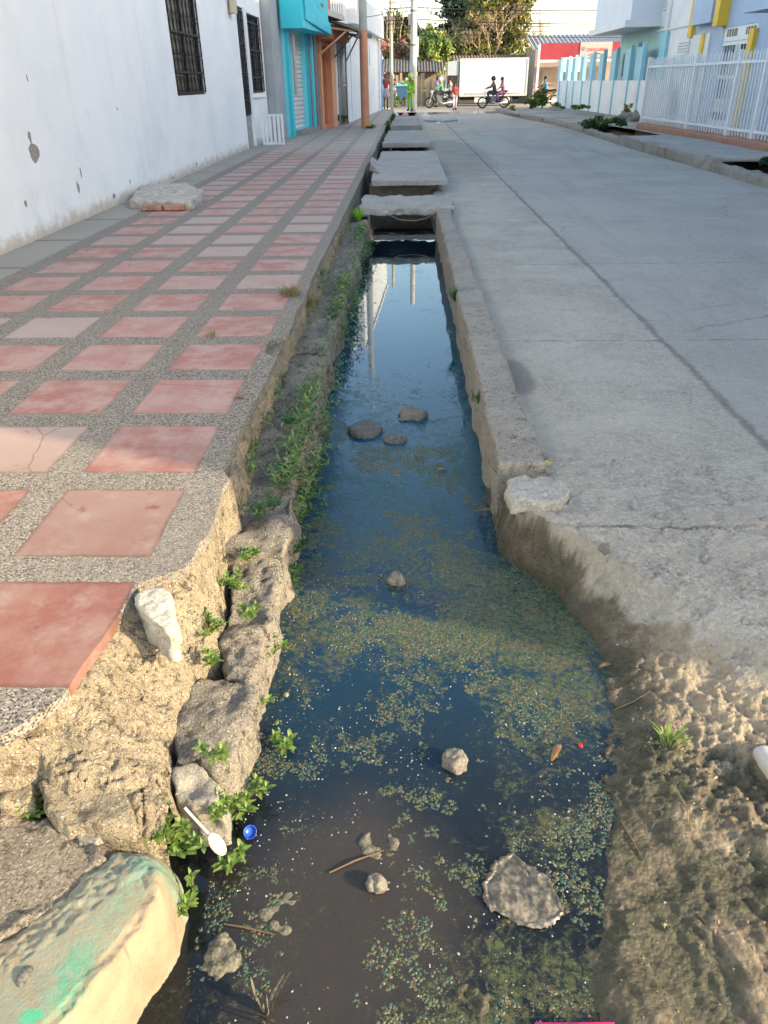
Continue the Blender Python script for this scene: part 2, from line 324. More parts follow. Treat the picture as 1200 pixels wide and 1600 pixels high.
def water_mat():
    t = NT('ditch_water'); X, Y, Z = t.xyz(); wv = t.noise(2.5, 5, .6)
    near = t.math('SUBTRACT', 1.0, t.step(t.math('ADD', Y, t.math('MULTIPLY', wv, .5)), 1.3, 2.2))
    sky_tint = t.mix(t.step(Y, 2.2, 4.0), (.006,.028,.052), (.004,.050,.092)); sky_tint = t.mix(t.step(Y, 6.5, 9.0), sky_tint, (.003,.010,.016)); c = t.mix(near, sky_tint, (.024,.030,.038))  # sky reflection put into the body colour, blue midway, black towards the slabs
    # silt cloud
    dx = t.math('DIVIDE', t.math('ADD', X, .14), .34); dy = t.math('DIVIDE', t.math('SUBTRACT', Y, 1.05), .42)
    r = t.math('ADD', t.math('MULTIPLY', dx, dx), t.math('MULTIPLY', dy, dy)); silt = t.math('SUBTRACT', 1.0, t.step(t.math('ADD', r, t.math('MULTIPLY', t.math('SUBTRACT', wv, .5), 1.6)), .2, 1.2))
    c = t.mix(t.math('MULTIPLY', silt, .8), c, (.075,.062,.048))
    # drifting algae film: more in the middle reach, none in the far clear reach
    f1 = t.noise(5.0, 8, .72, dist=.8); f2 = t.noise(26, 8, .85, dist=1.2)
    band = t.math('MULTIPLY', t.step(Y, 1.6, 2.15), t.math('SUBTRACT', 1.0, t.step(Y, 3.4, 5.8)))
    shx = t.math('DIVIDE', t.math('SUBTRACT', X, .25), .30); shy = t.math('DIVIDE', t.math('SUBTRACT', Y, .72), .36)
    shal = t.math('SUBTRACT', 1.0, t.step(t.math('ADD', t.math('MULTIPLY', shx, shx), t.math('MULTIPLY', shy, shy)), .1, 1.3))
    rt = t.math('MULTIPLY', t.step(X, .0, .42), t.math('SUBTRACT', 1.0, t.step(Y, 2.2, 2.8)))
    q = t.math('ADD', t.math('ADD', t.math('MULTIPLY', f1, .45), t.math('MULTIPLY', f2, .55)), t.math('ADD', t.math('MULTIPLY', band, .10), t.math('ADD', t.math('MULTIPLY', rt, .055), t.math('MULTIPLY', shal, .10))))
    al = t.math('MULTIPLY', t.step(q, .55, .63), t.step(t.noise(48, 8, .85), .40, .52))
    fibre = t.noise(75, 8, .85); acol = t.mix(t.step(fibre, .35, .62), (.016,.030,.016), (.125,.14,.062)); acol = t.mix(t.step(t.noise(11, 5), .45, .7), acol, (.11,.095,.055))
    acol = t.mix(t.step(Y, 2.2, 3.1), acol, t.mix(.62, acol, (.006,.085,.125)))  # algae tinted blue past the sun edge, sky light put into the colour
    spk = t.math('MULTIPLY', t.step(t.noise(210, 2, .5), .66, .72), .8)
    al = t.math('MAXIMUM', t.math('MULTIPLY', al, .88), t.math('MULTIPLY', spk, t.math('MULTIPLY', t.step(f1, .42, .62), t.math('SUBTRACT', 1.0, t.step(Y, 4.0, 6.0)))))
    c2 = t.mix(al, c, acol)
    dif = t.n.new('ShaderNodeBsdfDiffuse'); t.lk(c2, dif.inputs[0]); tr = t.n.new('ShaderNodeBsdfTransparent'); tr.inputs[0].default_value = (.42,.40,.30,1)
    clear = t.math('MULTIPLY', near, t.math('MULTIPLY', t.math('SUBTRACT', .74, t.math('MULTIPLY', silt, .3)), t.math('SUBTRACT', 1.0, al)))
    m1 = t.n.new('ShaderNodeMixShader'); t.lk(clear, m1.inputs[0]); t.lk(dif.outputs[0], m1.inputs[1]); t.lk(tr.outputs[0], m1.inputs[2])
    h = t.math('ADD', t.math('MULTIPLY', t.noise(14, 3, .5), .35), t.math('MULTIPLY', al, t.noise(90, 5, .8))); nb = t.bump(h, .35, .004)
    t.lk(nb, dif.inputs['Normal'])
    soft = t.bump(t.math('ADD', t.math('MULTIPLY', t.noise(9, 2, .5), .25), t.math('MULTIPLY', al, t.noise(70, 5, .8))), .22, .003)
    gl = t.n.new('ShaderNodeBsdfGlossy'); gl.inputs['Color'].default_value = (.86,.95,1,1); t.setv(gl.inputs['Roughness'], t.math('ADD', .015, t.math('MULTIPLY', al, .4))); t.lk(soft, gl.inputs['Normal'])
    fr = t.n.new('ShaderNodeFresnel'); fr.inputs[0].default_value = 1.42; t.lk(soft, fr.inputs['Normal'])
    fac = t.math('MULTIPLY', fr.outputs[0], t.math('SUBTRACT', 1.0, t.math('MULTIPLY', al, .72)))
    m2 = t.n.new('ShaderNodeMixShader'); t.lk(fac, m2.inputs[0]); t.lk(m1.outputs[0], m2.inputs[1]); t.lk(gl.outputs[0], m2.inputs[2])
    t.lk(m2.outputs[0], t.n['Material Output'].inputs[0]); return t.mat
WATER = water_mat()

# ------------------------------------------------------------------ the setting: ground, road, water, mud, sidewalk
def grid(x0, x1, y0, y1, nx, ny):
    xs = np.linspace(x0, x1, nx); ys = np.linspace(y0, y1, ny); X, Y = np.meshgrid(xs, ys)
    i = np.arange((ny-1)*(nx-1)); r, c = i//(nx-1), i % (nx-1); a = r*nx+c
    return X.ravel(), Y.ravel(), np.stack([a, a+1, a+1+nx, a+nx], 1)
prof = [(-400,-.06),(-4.2,-.06),(-4.2,-.70),(2.86,-.70),(2.87,-.45),(2.89,-.06),(5.3,-.06),(5.31,-.6),(7.0,-.6),(7.01,-.06),(400,-.06)]
mb = MB()
for k, y in enumerate((-200, 47, 47.3, 700)):
    for x, z in prof: mb.v.append((x, y, z if k < 2 else -.02))
n = len(prof)
for k in range(3):
    for i in range(n-1): mb.f.append((k*n+i, k*n+i+1, (k+1)*n+i+1, (k+1)*n+i)); mb.m.append(0)
g = mb.build('ground', DIRT); tag(g, kind='structure')
mb = MB(); mb.box(-6, -1.02, -6, 1.30, -.69, -.16); mb.box(-1.0, 6, -6, .26, -.69, -.20); mb.box(2.895, 5.5, .27, 3.29, -.3, -.03); g2 = mb.build('dirt_verge', DIRT); tag(g2, kind='structure')
# far crossing street surface
mb = MB(); mb.add([(-60,46,.0),(60,46,.0),(60,60,.02),(-60,60,.02)], [(0,1,2,3)]); xs = mb.build('dirt_street', concrete('far_dirt', (.46,.40,.32), (.34,.29,.23), .5, 20, .4)); tag(xs, kind='structure')
# road beyond the near patch
KL = [(5.52,3.3),(5.5,13),(5.42,20),(5.55,28),(5.4,33),(4.85,38.4),(4.6,46)]
def kx(y): return float(np.interp(y, [p[1] for p in KL], [p[0] for p in KL]))
V = []; Fq = []
ys = [3.3]+[3.3+1.4*i for i in range(1, 32)]
for y in ys:
    for i in range(9): V.append((.5+(kx(y)-.5)*i/8, y, .0))
for k in range(len(ys)-1):
    for i in range(8): Fq.append((k*9+i, k*9+i+1, k*9+i+10, k*9+i+9))
road = from_arrays('road', V, Fq, ROADM); tag(road, kind='structure')
# puddle across the end of the road is wet road: thin water sheet
mb = MB(); mb.add([(.9,43.2,.006),(4.4,43.0,.006),(5.2,44.3,.006),(4.0,46.2,.006),(1.2,46.0,.006)], [(0,1,2,3,4)])
pud = mb.build('puddle_water', NT('puddle').out((.10,.105,.115), .16, spec=.6)); tag(pud, kind='structure')

# near patch: mud, ditch bed and the broken end of the road as one height field
WE = [(3.4,.42),(2.95,.39),(2.80,.39),(2.65,.40),(2.52,.46),(2.36,.60),(2.09,.68),(1.85,.66),(1.636,.58),(1.45,.60),(1.30,.574),(1.1,.50),(.829,.431),(.5,.40),(.2,.4)]
WE = WE[::-1]
X, Y, Fq = grid(-1.0, 2.9, .25, 3.3, 620, 620)
P = np.stack([X, Y, X*0], 1)
we = np.interp(Y, [a for a, b in WE], [b for a, b in WE]) + fbm(P, 6, 4, 3)*(.02+.06*ss(2.1-Y, 0, .5))
d = X-we
rise = np.interp(Y, [.2, 1.5, 2.1, 2.5, 3.3], [1.0, .85, .27, .06, .05])      # width of the bank
t_ = np.clip(d/np.minimum(rise, 9), 0, 1); top = np.interp(Y, [.2, 1.2, 1.7, 2.2, 2.5], [-.215, -.21, -.16, -.04, 0]) + np.clip(X-.9, 0, 2)*np.interp(Y, [.2, 1.8], [.05, 0])
bank = -.25 + (np.minimum(top, 0)+.25)*np.power(t_, .9) + .012*ss(d, 0, .12)*ss(1.9-Y, 0, .3)
bed = -.27 + d*np.interp(Y, [.2, 1.6, 2.6, 3.4], [.10, .13, .4, 1.0]); bed = np.maximum(bed, np.interp(Y, [.2, .8, 1.6, 3.4], [-.31, -.34, -.42, -.6]))
z = np.where(d > 0, bank, np.minimum(bed, -.256))
lump = fbm(P, 7, 6, 11, .55); fine = fbm(P, 34, 4, 12, .6); rid = 1-np.abs(fbm(P*np.array([1.0, .55, 1]), 9, 4, 21))*2
mw = np.interp(Y, [1.7, 2.1, 2.5, 2.8], [.45, .13, .06, .02])+.045*fbm(P, 9, 6, 6, .65)
mudf = 1-ss(d, mw, mw+.045)
mudf = np.maximum(mudf, 1-ss(Y+.16*fbm(P, 3.2, 5, 5, .6)+.05*X, 1.72, 1.92)); mudf = np.clip(mudf, 0, 1)
amp = np.where(d > -.25, mudf, mudf*.8)
amp = amp*(.30+1.0*ss(fbm(P, 1.9, 3, 33), -.45, .45))*(1-.45*ss(Y-.15*X, 1.35, 1.7)); rut = fbm(np.stack([X*.95+Y*.32, (Y-X*.3)*.22, X*0], 1), 8, 4, 35, .55)
z = z + mudf*(1-ss(Y, 1.5, 1.9))*ss(d, 0, .15)*(.009*rut-.008*ss(-rut, .25, .6))
z = z + amp*(lump*.014 + fine*.006 + fbm(P, 60, 3, 14, .7)*.0045 + (.5-np.abs(fbm(P, 20, 4, 15, .6)))*.010 + np.clip(rid, 0, 1)**3*.010*ss(d, -.15, .2)) + (1-mudf)*(fine*.0026+fbm(P, 3, 3, 8)*.003-.007*ss(fbm(P, 13, 5, 18, .7), .45, .7))*ss(3.3-Y, 0, .3)
# the ridge of mud thrown up along the water and the dip behind it
z -= .006*np.exp(-((d-.28)/.07)**2)*ss(1.7-Y, 0, .4)
# shallow silt banks on the left near end
def lumpat(px, py, rx, ry, h, zz=-.25):
    x, y = at(px, py, zz); return h*np.exp(-((X-x)/rx)**2-((Y-y)/ry)**2)
z += lumpat(250, 1560, .12, .12, .06) + lumpat(330, 1500, .05, .16, .03)  + lumpat(720, 1560, .10, .10, .04)
wet = np.clip(.65*(1-ss(d+.05*fbm(P, 9, 4, 91), .02, .22))+1-ss(z+.02*fbm(P, 8, 4, 90), -.25, -.18)+ (z < -.25), 0, 1)*mudf
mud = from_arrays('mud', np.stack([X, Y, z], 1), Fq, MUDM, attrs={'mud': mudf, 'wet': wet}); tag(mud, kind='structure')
MUDZ = z.reshape(620, 620)
def mz(x, y):
    i = int(np.clip((y-.25)/3.05*619, 0, 619)); j = int(np.clip((x+1.0)/3.9*619, 0, 619)); return max(float(MUDZ[i, j]), -.25)
# water
WZ = -.25
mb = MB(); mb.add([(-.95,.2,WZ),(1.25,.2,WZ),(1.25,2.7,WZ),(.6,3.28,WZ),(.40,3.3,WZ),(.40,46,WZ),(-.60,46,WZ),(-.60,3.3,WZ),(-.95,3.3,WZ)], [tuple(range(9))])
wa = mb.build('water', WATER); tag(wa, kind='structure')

# sidewalk: tiled top slab with a broken near edge
edge_px = [(0,1150),(40,1128),(62,1112),(100,1085),(128,1040),(158,1000),(186,960),(217,912),(240,903),(268,895),(290,887),(303,868),(311,850),(325,836),(333,817),(341,790),(347,763),(358,748)]
ed = [at(a, b, .2) for a, b in edge_px]
ed = [(-1.6, ed[0][1]-.02)]+ed
y = 2.56; side = []
while y < 45:
    nb = float(vnoise([[0, y*3.1, 1.5]])[0])*.012 + float(vnoise([[0, y*.7, 9.5]])[0])*.02
    notch = .085 if 4.0 < y < 4.32 else 0
    side.append((-.715-notch+nb if y < 30 else -.72+nb, y)); y += .08 if y < 10 else .6
out = ed+side+[(-.72,45.5),(-4.3,45.5),(-4.3,1.2),(-1.6,1.2)]
if out[0][1] < 1.2: out[-1] = (-1.6, out[0][1]-.0); out[-2] = (-4.3, out[0][1])
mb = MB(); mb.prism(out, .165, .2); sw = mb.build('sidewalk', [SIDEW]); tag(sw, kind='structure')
bm = bmesh.new(); bm.from_mesh(sw.data); bmesh.ops.triangulate(bm, faces=bm.faces); bm.to_mesh(sw.data); bm.free()
# its concrete body along the ditch
def inpoly_sd(poly, X, Y):                                       # signed distance, inside positive
    n = len(poly); dm = np.full(X.shape, 1e9); ins = np.zeros(X.shape, bool)
    for i in range(n):
        ax, ay = poly[i]; bx, by = poly[(i+1) % n]; ex, ey = bx-ax, by-ay; L = ex*ex+ey*ey+1e-12
        t = np.clip(((X-ax)*ex+(Y-ay)*ey)/L, 0, 1); dm = np.minimum(dm, np.hypot(X-ax-t*ex, Y-ay-t*ey))
        c = ((ay > Y) != (by > Y)); xi = ax+(Y-ay)*ex/(ey if abs(ey) > 1e-12 else 1e-12); ins ^= c & (X < xi)
    return np.where(ins, dm, -dm)
def mound(name, T, zt, B, zb, mat, res=.008, power=1.6, amp=.012, sc=9, seed=1, skirt=-.45, extra=None, wb=.012):
    xs = [p[0] for p in B]; ys = [p[1] for p in B]; nx = int((max(xs)-min(xs))/res)+3; ny = int((max(ys)-min(ys))/res)+3
    X, Y, Fq = grid(min(xs)-res, max(xs)+res, min(ys)-res, max(ys)+res, nx, ny); P = np.stack([X, Y, X*0], 1)
    wob = fbm(P, sc*1.3, 4, seed+5)*wb
    dT = -inpoly_sd(T, X, Y); dB = inpoly_sd(B, X, Y)+wob
    s = np.clip(np.maximum(dT, 0)/(np.maximum(dT, 0)+np.maximum(dB, 0)+1e-6), 0, 1)
    z = zt+(zb-zt)*np.power(s, power)
    z = np.where(dB < 0, np.maximum(skirt, zb+dB*9), z)
    z = z+amp*fbm(P, sc, 6, seed, .6)*(dT > -.02)+amp*.45*fbm(P, sc*5, 3, seed+3, .7)*ss(dT, -.02, .01)
    if extra is not None: z = z+extra(X, Y, P, s, dB)
    keep = (dB[Fq].max(1) > -.06)
    return from_arrays(name, np.stack([X, Y, z], 1), Fq[keep], mat)
T = [at(a, b, .16) for a, b in [(-260,1150),(0,1152),(45,1132),(105,1088),(160,1004),(222,915),(292,892),(313,855),(336,820),(350,770),(362,750),(372,735),(372,700)]]+[(-1.2,3.0),(-2.2,3.0),(-2.2,1.3)]
B = [at(a, b, -.06) for a, b in [(-330,1260),(0,1262),(70,1245),(95,1288),(165,1290),(215,1312),(255,1290),(266,1225),(262,1165),(272,1110),(305,1060),(338,1015),(352,950),(350,895),(372,845),(390,800),(402,740),(410,700)]]+[(-.70,3.02),(-1.2,3.05),(-2.3,3.05),(-2.3,1.1)]
def cracks(X, Y, P, s, dB):
    c = np.abs(fbm(P+3.3, 3.2, 3, 41)); c2 = np.abs(fbm(P+8.1, 4.1, 3, 47)); o = -.022*np.exp(-(c/.014)**2)*ss(s, .35, .7) - .010*np.exp(-(c2/.010)**2)*ss(s, .3, .6) + .020*fbm(P, 4, 2, 71)*ss(s, .1, .5) - .008*ss(fbm(P, 26, 3, 73, .7), .35, .8)*ss(s, .02, .2)
    x, y = at(30, 1155, .1); o = o-.05*np.exp(-((X-x)/.16)**2-((Y-y)/.035)**2)
    return o
mass = mound('pavement_base', T, .165, B, -.06, TAN, .005, 1.5, .010, 15, 3, -.35, cracks); tag(mass, kind='structure')
mb = MB(); mb.box(-4.3, -.735, 2.95, 45.5, -.65, .163); bb = mb.build('pavement_body', LEDGE); tag(bb, kind='structure')
# rough face strip of broken render under the edge
mb = MB(); mb.box(-.80, -.72, 2.6, 9.9, -.3, .15); o = mb.build('pavement_face', TAN); roughen(o, .018, 7, 5, 5, .02); tag(o, kind='structure')
# bottom-left dirt
B = [at(a, b, -.1) for a, b in [(-300,1230),(60,1240),(160,1285),(215,1335),(190,1375),(80,1470),(-300,1700)]]
T = [at(a, b, -.05) for a, b in [(-250,1270),(60,1290),(140,1318),(165,1350),(90,1420),(0,1480),(-250,1600)]]
o = mound('dirt', T, -.035, B, -.12, DIRT, .006, 1.2, .013, 13, 9); tag(o, kind='structure')

# ------------------------------------------------------------------ buildings
class Fac:                                                       # a facade: u along the wall, d out to the street, z up
    def __init__(s, A, B, side):
        s.A = Vector(A+(0,)); t = Vector(B+(0,))-s.A; s.L = t.length; s.t = t/s.L; s.n = Vector((s.t.y, -s.t.x, 0))*side
    def P(s, u, d, z): p = s.A+s.t*u+s.n*d; return (p.x, p.y, z)
    def px(s, px, py, d=0):
        r = ray(px, py); o = Vector((0,0,CZ)); A = s.A+s.n*d; k = (A-o).dot(s.n)/r.dot(s.n); q = o+r*k; return ((q-s.A).dot(s.t), q.z)
    def box(s, mb, u0, u1, d0, d1, z0, z1, mi=0):
        return mb.hexa([s.P(u0,d0,z0), s.P(u1,d0,z0), s.P(u1,d1,z0), s.P(u0,d1,z0), s.P(u0,d0,z1), s.P(u1,d0,z1), s.P(u1,d1,z1), s.P(u0,d1,z1)], mi)
    def wall(s, mb, u0, u1, z0, z1, holes=(), dep=.14, th=.15, mi=0, rev=None):
        us = sorted({u0, u1} | {a for h in holes for a in h[:2]}); zs = sorted({z0, z1} | {a for h in holes for a in h[2:4]})
        for i in range(len(us)-1):
            for j in range(len(zs)-1):
                a, b, c, d = us[i], us[i+1], zs[j], zs[j+1]
                if any(h[0] <= a and b <= h[1] and h[2] <= c and d <= h[3] for h in holes): continue
                mb.add([s.P(a,0,c), s.P(b,0,c), s.P(b,0,d), s.P(a,0,d)], [(0,1,2,3)], mi)
        for a, b, c, d in holes:
            q = [(a,c),(b,c),(b,d),(a,d)]
            for k in range(4):
                (x, y), (x2, y2) = q[k], q[(k+1) % 4]
                mb.add([s.P(x,0,y), s.P(x2,0,y2), s.P(x2,-dep,y2), s.P(x,-dep,y)], [(0,1,2,3)], mi if rev is None else rev)
    def shell(s, mb, u0, u1, z0, z1, depth=6, mi=0):                # side walls, back and roof
        for a in (u0, u1): mb.add([s.P(a,0,z0), s.P(a,-depth,z0), s.P(a,-depth,z1), s.P(a,0,z1)], [(0,1,2,3)], mi)
        mb.add([s.P(u0,-depth,z0), s.P(u1,-depth,z0), s.P(u1,-depth,z1), s.P(u0,-depth,z1)], [(0,1,2,3)], mi)
    def root(s, name, label, cat, group=None): return thing(name, s.P(s.L/2, 0, 0), label, cat, group)

def old_plaster():
    t = NT('old_white_plaster'); X, Y, Z = t.xyz(); c = t.mix(t.step(t.noise(.9, 6, .65), .35, .7), (.74,.76,.77), (.66,.70,.72))
    c = t.mix(t.math('MULTIPLY', t.step(t.noise(1.7, 7, .7), .56, .72), .35), c, (.52,.54,.53))
    ch = t.step(t.noise(8, 7, .75), .66, .69); low = t.math('SUBTRACT', 1.0, t.step(Z, .2, 1.3)); c = t.mix(t.math('MULTIPLY', ch, t.math('ADD', .12, t.math('MULTIPLY', low, .5))), c, (.40,.36,.31))
    lz = t.math('SUBTRACT', 1.0, t.step(t.math('ADD', Z, t.math('MULTIPLY', t.noise(5, 7, .8), .45)), .43, .60)); c = t.mix(t.math('MULTIPLY', lz, .85), c, t.mix(t.noise(30, 4), (.50,.40,.30), (.33,.29,.24)))
    dr = t.step(t.noise(1.0, 7, .7, co=t.scale((3, 3, .22))), .55, .75); c = t.mix(t.math('MULTIPLY', dr, .3), c, (.50,.51,.49)); mo = t.math('MULTIPLY', t.step(t.noise(2.6, 8, .8), .5, .68), low); c = t.mix(t.math('MULTIPLY', mo, .4), c, (.47,.47,.44))
    fl = t.step(t.noise(55, 4, .75), .60, .66); c = t.mix(t.math('MULTIPLY', fl, .25), c, (.50,.51,.50))
    return t.out(c, .7, t.bump(t.math('ADD', t.noise(26, 6, .75), t.math('MULTIPLY', ch, -1.5)), .5, .012), .3)
def cloud(name, r): pass
PLAS = old_plaster(); WHITE = paint((.74,.75,.76), .6, .08, .3, 1.4, .2); WHITE2 = paint((.70,.71,.73), .6, .1, .35, 1.1, .2)
BLACKM = paint((.012,.012,.014), .55, .2, .2, 30, .1, metal=0); DARK = paint((.012,.013,.016), .25, .3, .1, 3, .05)
CYAN = paint((.03,.50,.62), .5, .08, .2, 2, .15); CYANL = paint((.20,.66,.76), .5, .08, .25, 2, .15); ORANGE = paint((.62,.235,.115), .65, .18, .35, 3, .25)
ORANGEL = paint((.66,.31,.17), .6, .15, .3, 3, .2); GREYW = paint((.34,.36,.38), .8, .15, .4, 2, .3); GREYD = paint((.20,.20,.21), .8, .2, .4, 3, .3)
SHUT = paint((.60,.60,.58), .5, .1, .4, 3, .1); LBLUE = paint((.30,.58,.70), .6, .07, .25, 1.5, .15); YELL = paint((.78,.50,.055), .55, .1, .25, 2, .1)
PBLUE = paint((.40,.50,.66), .65, .06, .2, 1.2, .15); TEAL = paint((.36,.60,.60), .6, .08, .25, 1.5, .15); BLUE = paint((.09,.30,.62), .55, .1, .2, 2, .1)
BRICK = concrete('brick_red', (.50,.19,.11), (.34,.14,.09), 6, 60, .5); METW = paint((.72,.75,.78), .4, .08, .25, 8, .05); GALV = paint((.42,.43,.42), .45, .15, .35, 5, .1, metal=.5)
GLASS = NT('dark_glass').out((.02,.025,.03), .08, spec=.8)

def grille(fac, parent, u0, u1, z0, z1, d, mat, nb=7, curl=True, name='grille'):
    mb = MB()
    for a, b in ((z0, z0+.02), (z1-.02, z1)): fac.box(mb, u0, u1, d-.008, d+.008, a, b)
    for i in range(nb+1):
        u = u0+(u1-u0)*i/nb; mb.tube([fac.P(u, d, z0), fac.P(u, d, z1)], .009, 5)
    if curl:
        for i in range(nb):
            um = u0+(u1-u0)*(i+.5)/nb; hw = (u1-u0)/nb*.42; z = z0+.12
            while z < z1-.15:
                mb.tube([fac.P(um+hw*math.sin(t), d, z+.12*math.cos(t)) for t in np.linspace(0, 2*math.pi, 9)], .006, 4, cap=False); z += .27
    for z in np.arange(z0+.3, z1-.1, .55): fac.box(mb, u0, u1, d-.006, d+.006, z-.012, z+.012)
    return mb.build(name, mat, parent)

# --- white house, left foreground
f = Fac((-3.65,-1.5), (-3.65,22.0), 1); h = f.root('house', 'white plastered house with flaking walls and a black grille window, beside the tiled sidewalk', 'house')
wu0, wz0 = f.px(278,150); wu1, _ = f.px(322,149); du0, dz0 = f.px(391,181); w2a, w2z = f.px(394,146); w2b, _ = f.px(413,143)
d0 = f.px(380,150)[0]; d1 = f.px(391.5,150)[0]
holes = [(wu0, wu1, wz0, 2.95), (d0, d1, .12, 2.95), (w2a, w2b, w2z, 2.9)]
mb = MB(); f.wall(mb, 0, f.L, -.1, 4.3, holes, .16); f.shell(mb, 0, f.L, -.1, 4.3); mb.build('wall', PLAS, h)
mb = MB(); f.box(mb, 0, f.L, -6, -.005, 4.3, 4.45); mb.build('roof', GREYW, h)
for (a, b, c, d), nb in ((holes[0], 8), (holes[2], 6)):
    mb = MB(); f.box(mb, a+.001, b-.001, -.10, -.06, c+.001, d-.001); wn = mb.build('window', DARK, h)
    mb = MB()
    for q in ((a, a+.05, c, d), (b-.05, b, c, d), ((a+b)/2-.02, (a+b)/2+.02, c, d), (a+.05, b-.05, c, c+.05), (a+.05, b-.05, d-.05, d)): f.box(mb, q[0], q[1], -.058, -.03, q[2], q[3])
    mb.build('window_frame', paint((.035,.018,.016), .5), wn); grille(f, wn, a+.02, b-.02, c+.03, d-.02, .012, BLACKM, nb)
mb = MB()
for q in ((-.06, -.002, 1), (w2b-w2a+.002, w2b-w2a+.06, 1)): f.box(mb, w2a+q[0], w2a+q[1], -.01, .03, w2z-.06, 2.95)
f.box(mb, w2a-.06, w2b+.06, -.01, .034, w2z-.10, w2z-.062); mb.build('window_surround', METW, h)
mb = MB(); f.box(mb, d0+.001, d1-.001, -.08, -.04, dz0, 2.949, 0); f.box(mb, d0+.001, d1-.001, -.08, -.03, .121, dz0-.001, 1); dr = mb.build('door', [BLACKM, paint((.30,.31,.31), .7, .3, .6, 6)], h)
grille(f, dr, d0+.01, d1-.01, dz0+.02, 2.9, -.02, BLACKM, 4, True, 'door_grille')
mb = MB(); f.box(mb, d1+.005, d1+.06, -.02, .03, .12, 2.98); f.box(mb, d0-.03, d0-.004, -.02, .02, .12, 2.98); mb.build('door_frame', METW, h)
# chips in the plaster: shallow grey patches with a raised lip of render
def chip(px, py, w_, h_, sd):
    u, z = f.px(px, py); rs = random.Random(sd); n = 14; pts = []
    for k in range(n):
        a = 2*math.pi*k/n; r = 1+rs.uniform(-.22, .22); pts.append((u+w_*r*math.cos(a), z+h_*r*math.sin(a)))
    mb = MB(); mb.add([f.P(a, .004, b) for a, b in pts]+[f.P(a, .001, b) for a, b in pts], [tuple(range(n))]+[(k, (k+1) % n, n+(k+1) % n, n+k) for k in range(n)])
    return mb
CHIPM = concrete('bare_render', (.34,.31,.27), (.24,.21,.18), 12, 90, .8)
for i, (a, b, c, d) in enumerate([(53,238,.10,.085), (46,214,.03,.05), (122,293,.025,.06), (178,306,.05,.028), (40,318,.025,.035), (126,270,.015,.05), (307,256,.04,.03), (183,170,.015,.02), (42,122,.008,.03), (270,278,.05,.02), (203,284,.015,.03)]):
    chip(a, b, c, d, i).build('bare_patch', CHIPM, h)
# electric meter box hanging above the door
u, z = f.px(357,6); mt = thing('meter_box', f.P(u, .09, z), 'beige meter box with cable loop, high on the white house by the door', 'meter box')
mb = MB(); f.box(mb, u-.14, u+.14, .002, .14, z-.16, z+.22); mb.build('case', paint((.50,.46,.34), .6), mt)
mb = MB(); mb.tube([f.P(u-.22+.04*math.sin(t*3), .04, z+.25-.45*math.sin(t)) for t in np.linspace(0, math.pi, 12)], .012, 5); mb.build('cable', GREYD, mt)
# white louvred gate panel leaning at the end of the house
p0, p1 = f.px(414,228), f.px(441,225)
gx, gy = at(428,226,.2); gt = thing('slatted_panel', (gx, gy, .2), 'small white slatted gate panel standing against the white house by the grey pillar', 'panel')
mb = MB()
for a in (-.26, .22): mb.box(gx+a, gx+a+.05, gy-.02, gy+.02, .2, .86)
for a in (.2, .81): mb.box(gx-.21, gx+.22, gy-.018, gy+.018, a, a+.05)
mb.build('frame', METW, gt); mb = MB()
for k in range(4): mb.box(gx-.18+.10*k, gx-.12+.10*k, gy-.01, gy+.01, .25, .81)
mb.build('slat', METW, gt)
# broken brick step at the foot of the wall
sx, sy = at(255,318,.2); st = thing('step', (sx, sy, .2), 'broken brick and mortar step at the foot of the white house wall', 'step')
q = [at(*p, .2) for p in [(203,326),(300,329),(318,312),(296,300),(222,300)]]
mb = MB(); mb.prism(q, .19, .305); o = mb.build('mortar_block', concrete('old_lime', (.55,.52,.47), (.38,.35,.31), 9, 60, .8), st); roughen(o, .018, 9, 5, 4, .018)
a, b = at(222,330,.2), at(287,331,.2); mb = MB()
for k in range(2):
    x0 = a[0]+(b[0]-a[0])*(k*.52); x1 = x0+(b[0]-a[0])*.46; mb.box(x0, x1, a[1]-.03, a[1]+.06, .205, .265)
o = mb.build('brick', BRICK, st); roughen(o, .006, 20, 3, 2, .01)

# --- grey pillar between the houses and cyan shop
f = Fac((-3.42,22.05), (-3.30,23.0), 1); pl = MB(); f.box(pl, 0, .85, -1.0, 0, .1, 6.5)
o = pl.build('pillar', GREYW); tag(o, 'tall bare grey rendered pillar between the white house and the cyan shop', 'pillar')
f = Fac((-3.22,22.95), (-2.88,26.0), 1); h = f.root('shop', 'cyan painted shop with white roller shutter and a boxy overhang', 'shop')
a, _ = f.px(457,200); b, _ = f.px(479,200); a = .60; b = 2.28
mb = MB(); f.wall(mb, 0, f.L, .1, 6.8, [(a, b, .35, 2.72)], .2); f.shell(mb, 0, f.L, .1, 6.8); mb.build('wall', CYANL, h)
mb = MB()
for u0, u1 in ((.0, .22), (2.3, 2.42), (2.75, 2.98)): mb = MB(); f.box(mb, u0, u1, .002, .09, .15, 2.75); mb.build('pilaster', CYAN, h)
mb = MB()
k = 0
for z in np.arange(.36, 2.70, .115): f.box(mb, a+.01, b-.01, -.19, -.13+.0*k, z, z+.095); k += 1
f.box(mb, a+.01, b-.01, -.22, -.17, .355, 2.71); mb.build('roller_shutter', SHUT, h)
mb = MB(); f.box(mb, a-.1, b+.5, .003, .22, .12, .34); mb.build('doorstep', CONC, h)
mb = MB(); f.box(mb, b+.02, b+.16, .095, .12, .36, 2.7); mb.build('shutter_rail', GREYD, h)
mb = MB(); P = f.P; d = .58
mb.hexa([P(-.25,0,2.72),P(3.1,0,2.72),P(3.1,d,2.72),P(-.25,d,2.72),P(-.25,0,4.3),P(3.1,0,4.3),P(3.1,d-.04,4.3),P(-.25,d-.04,4.3)])
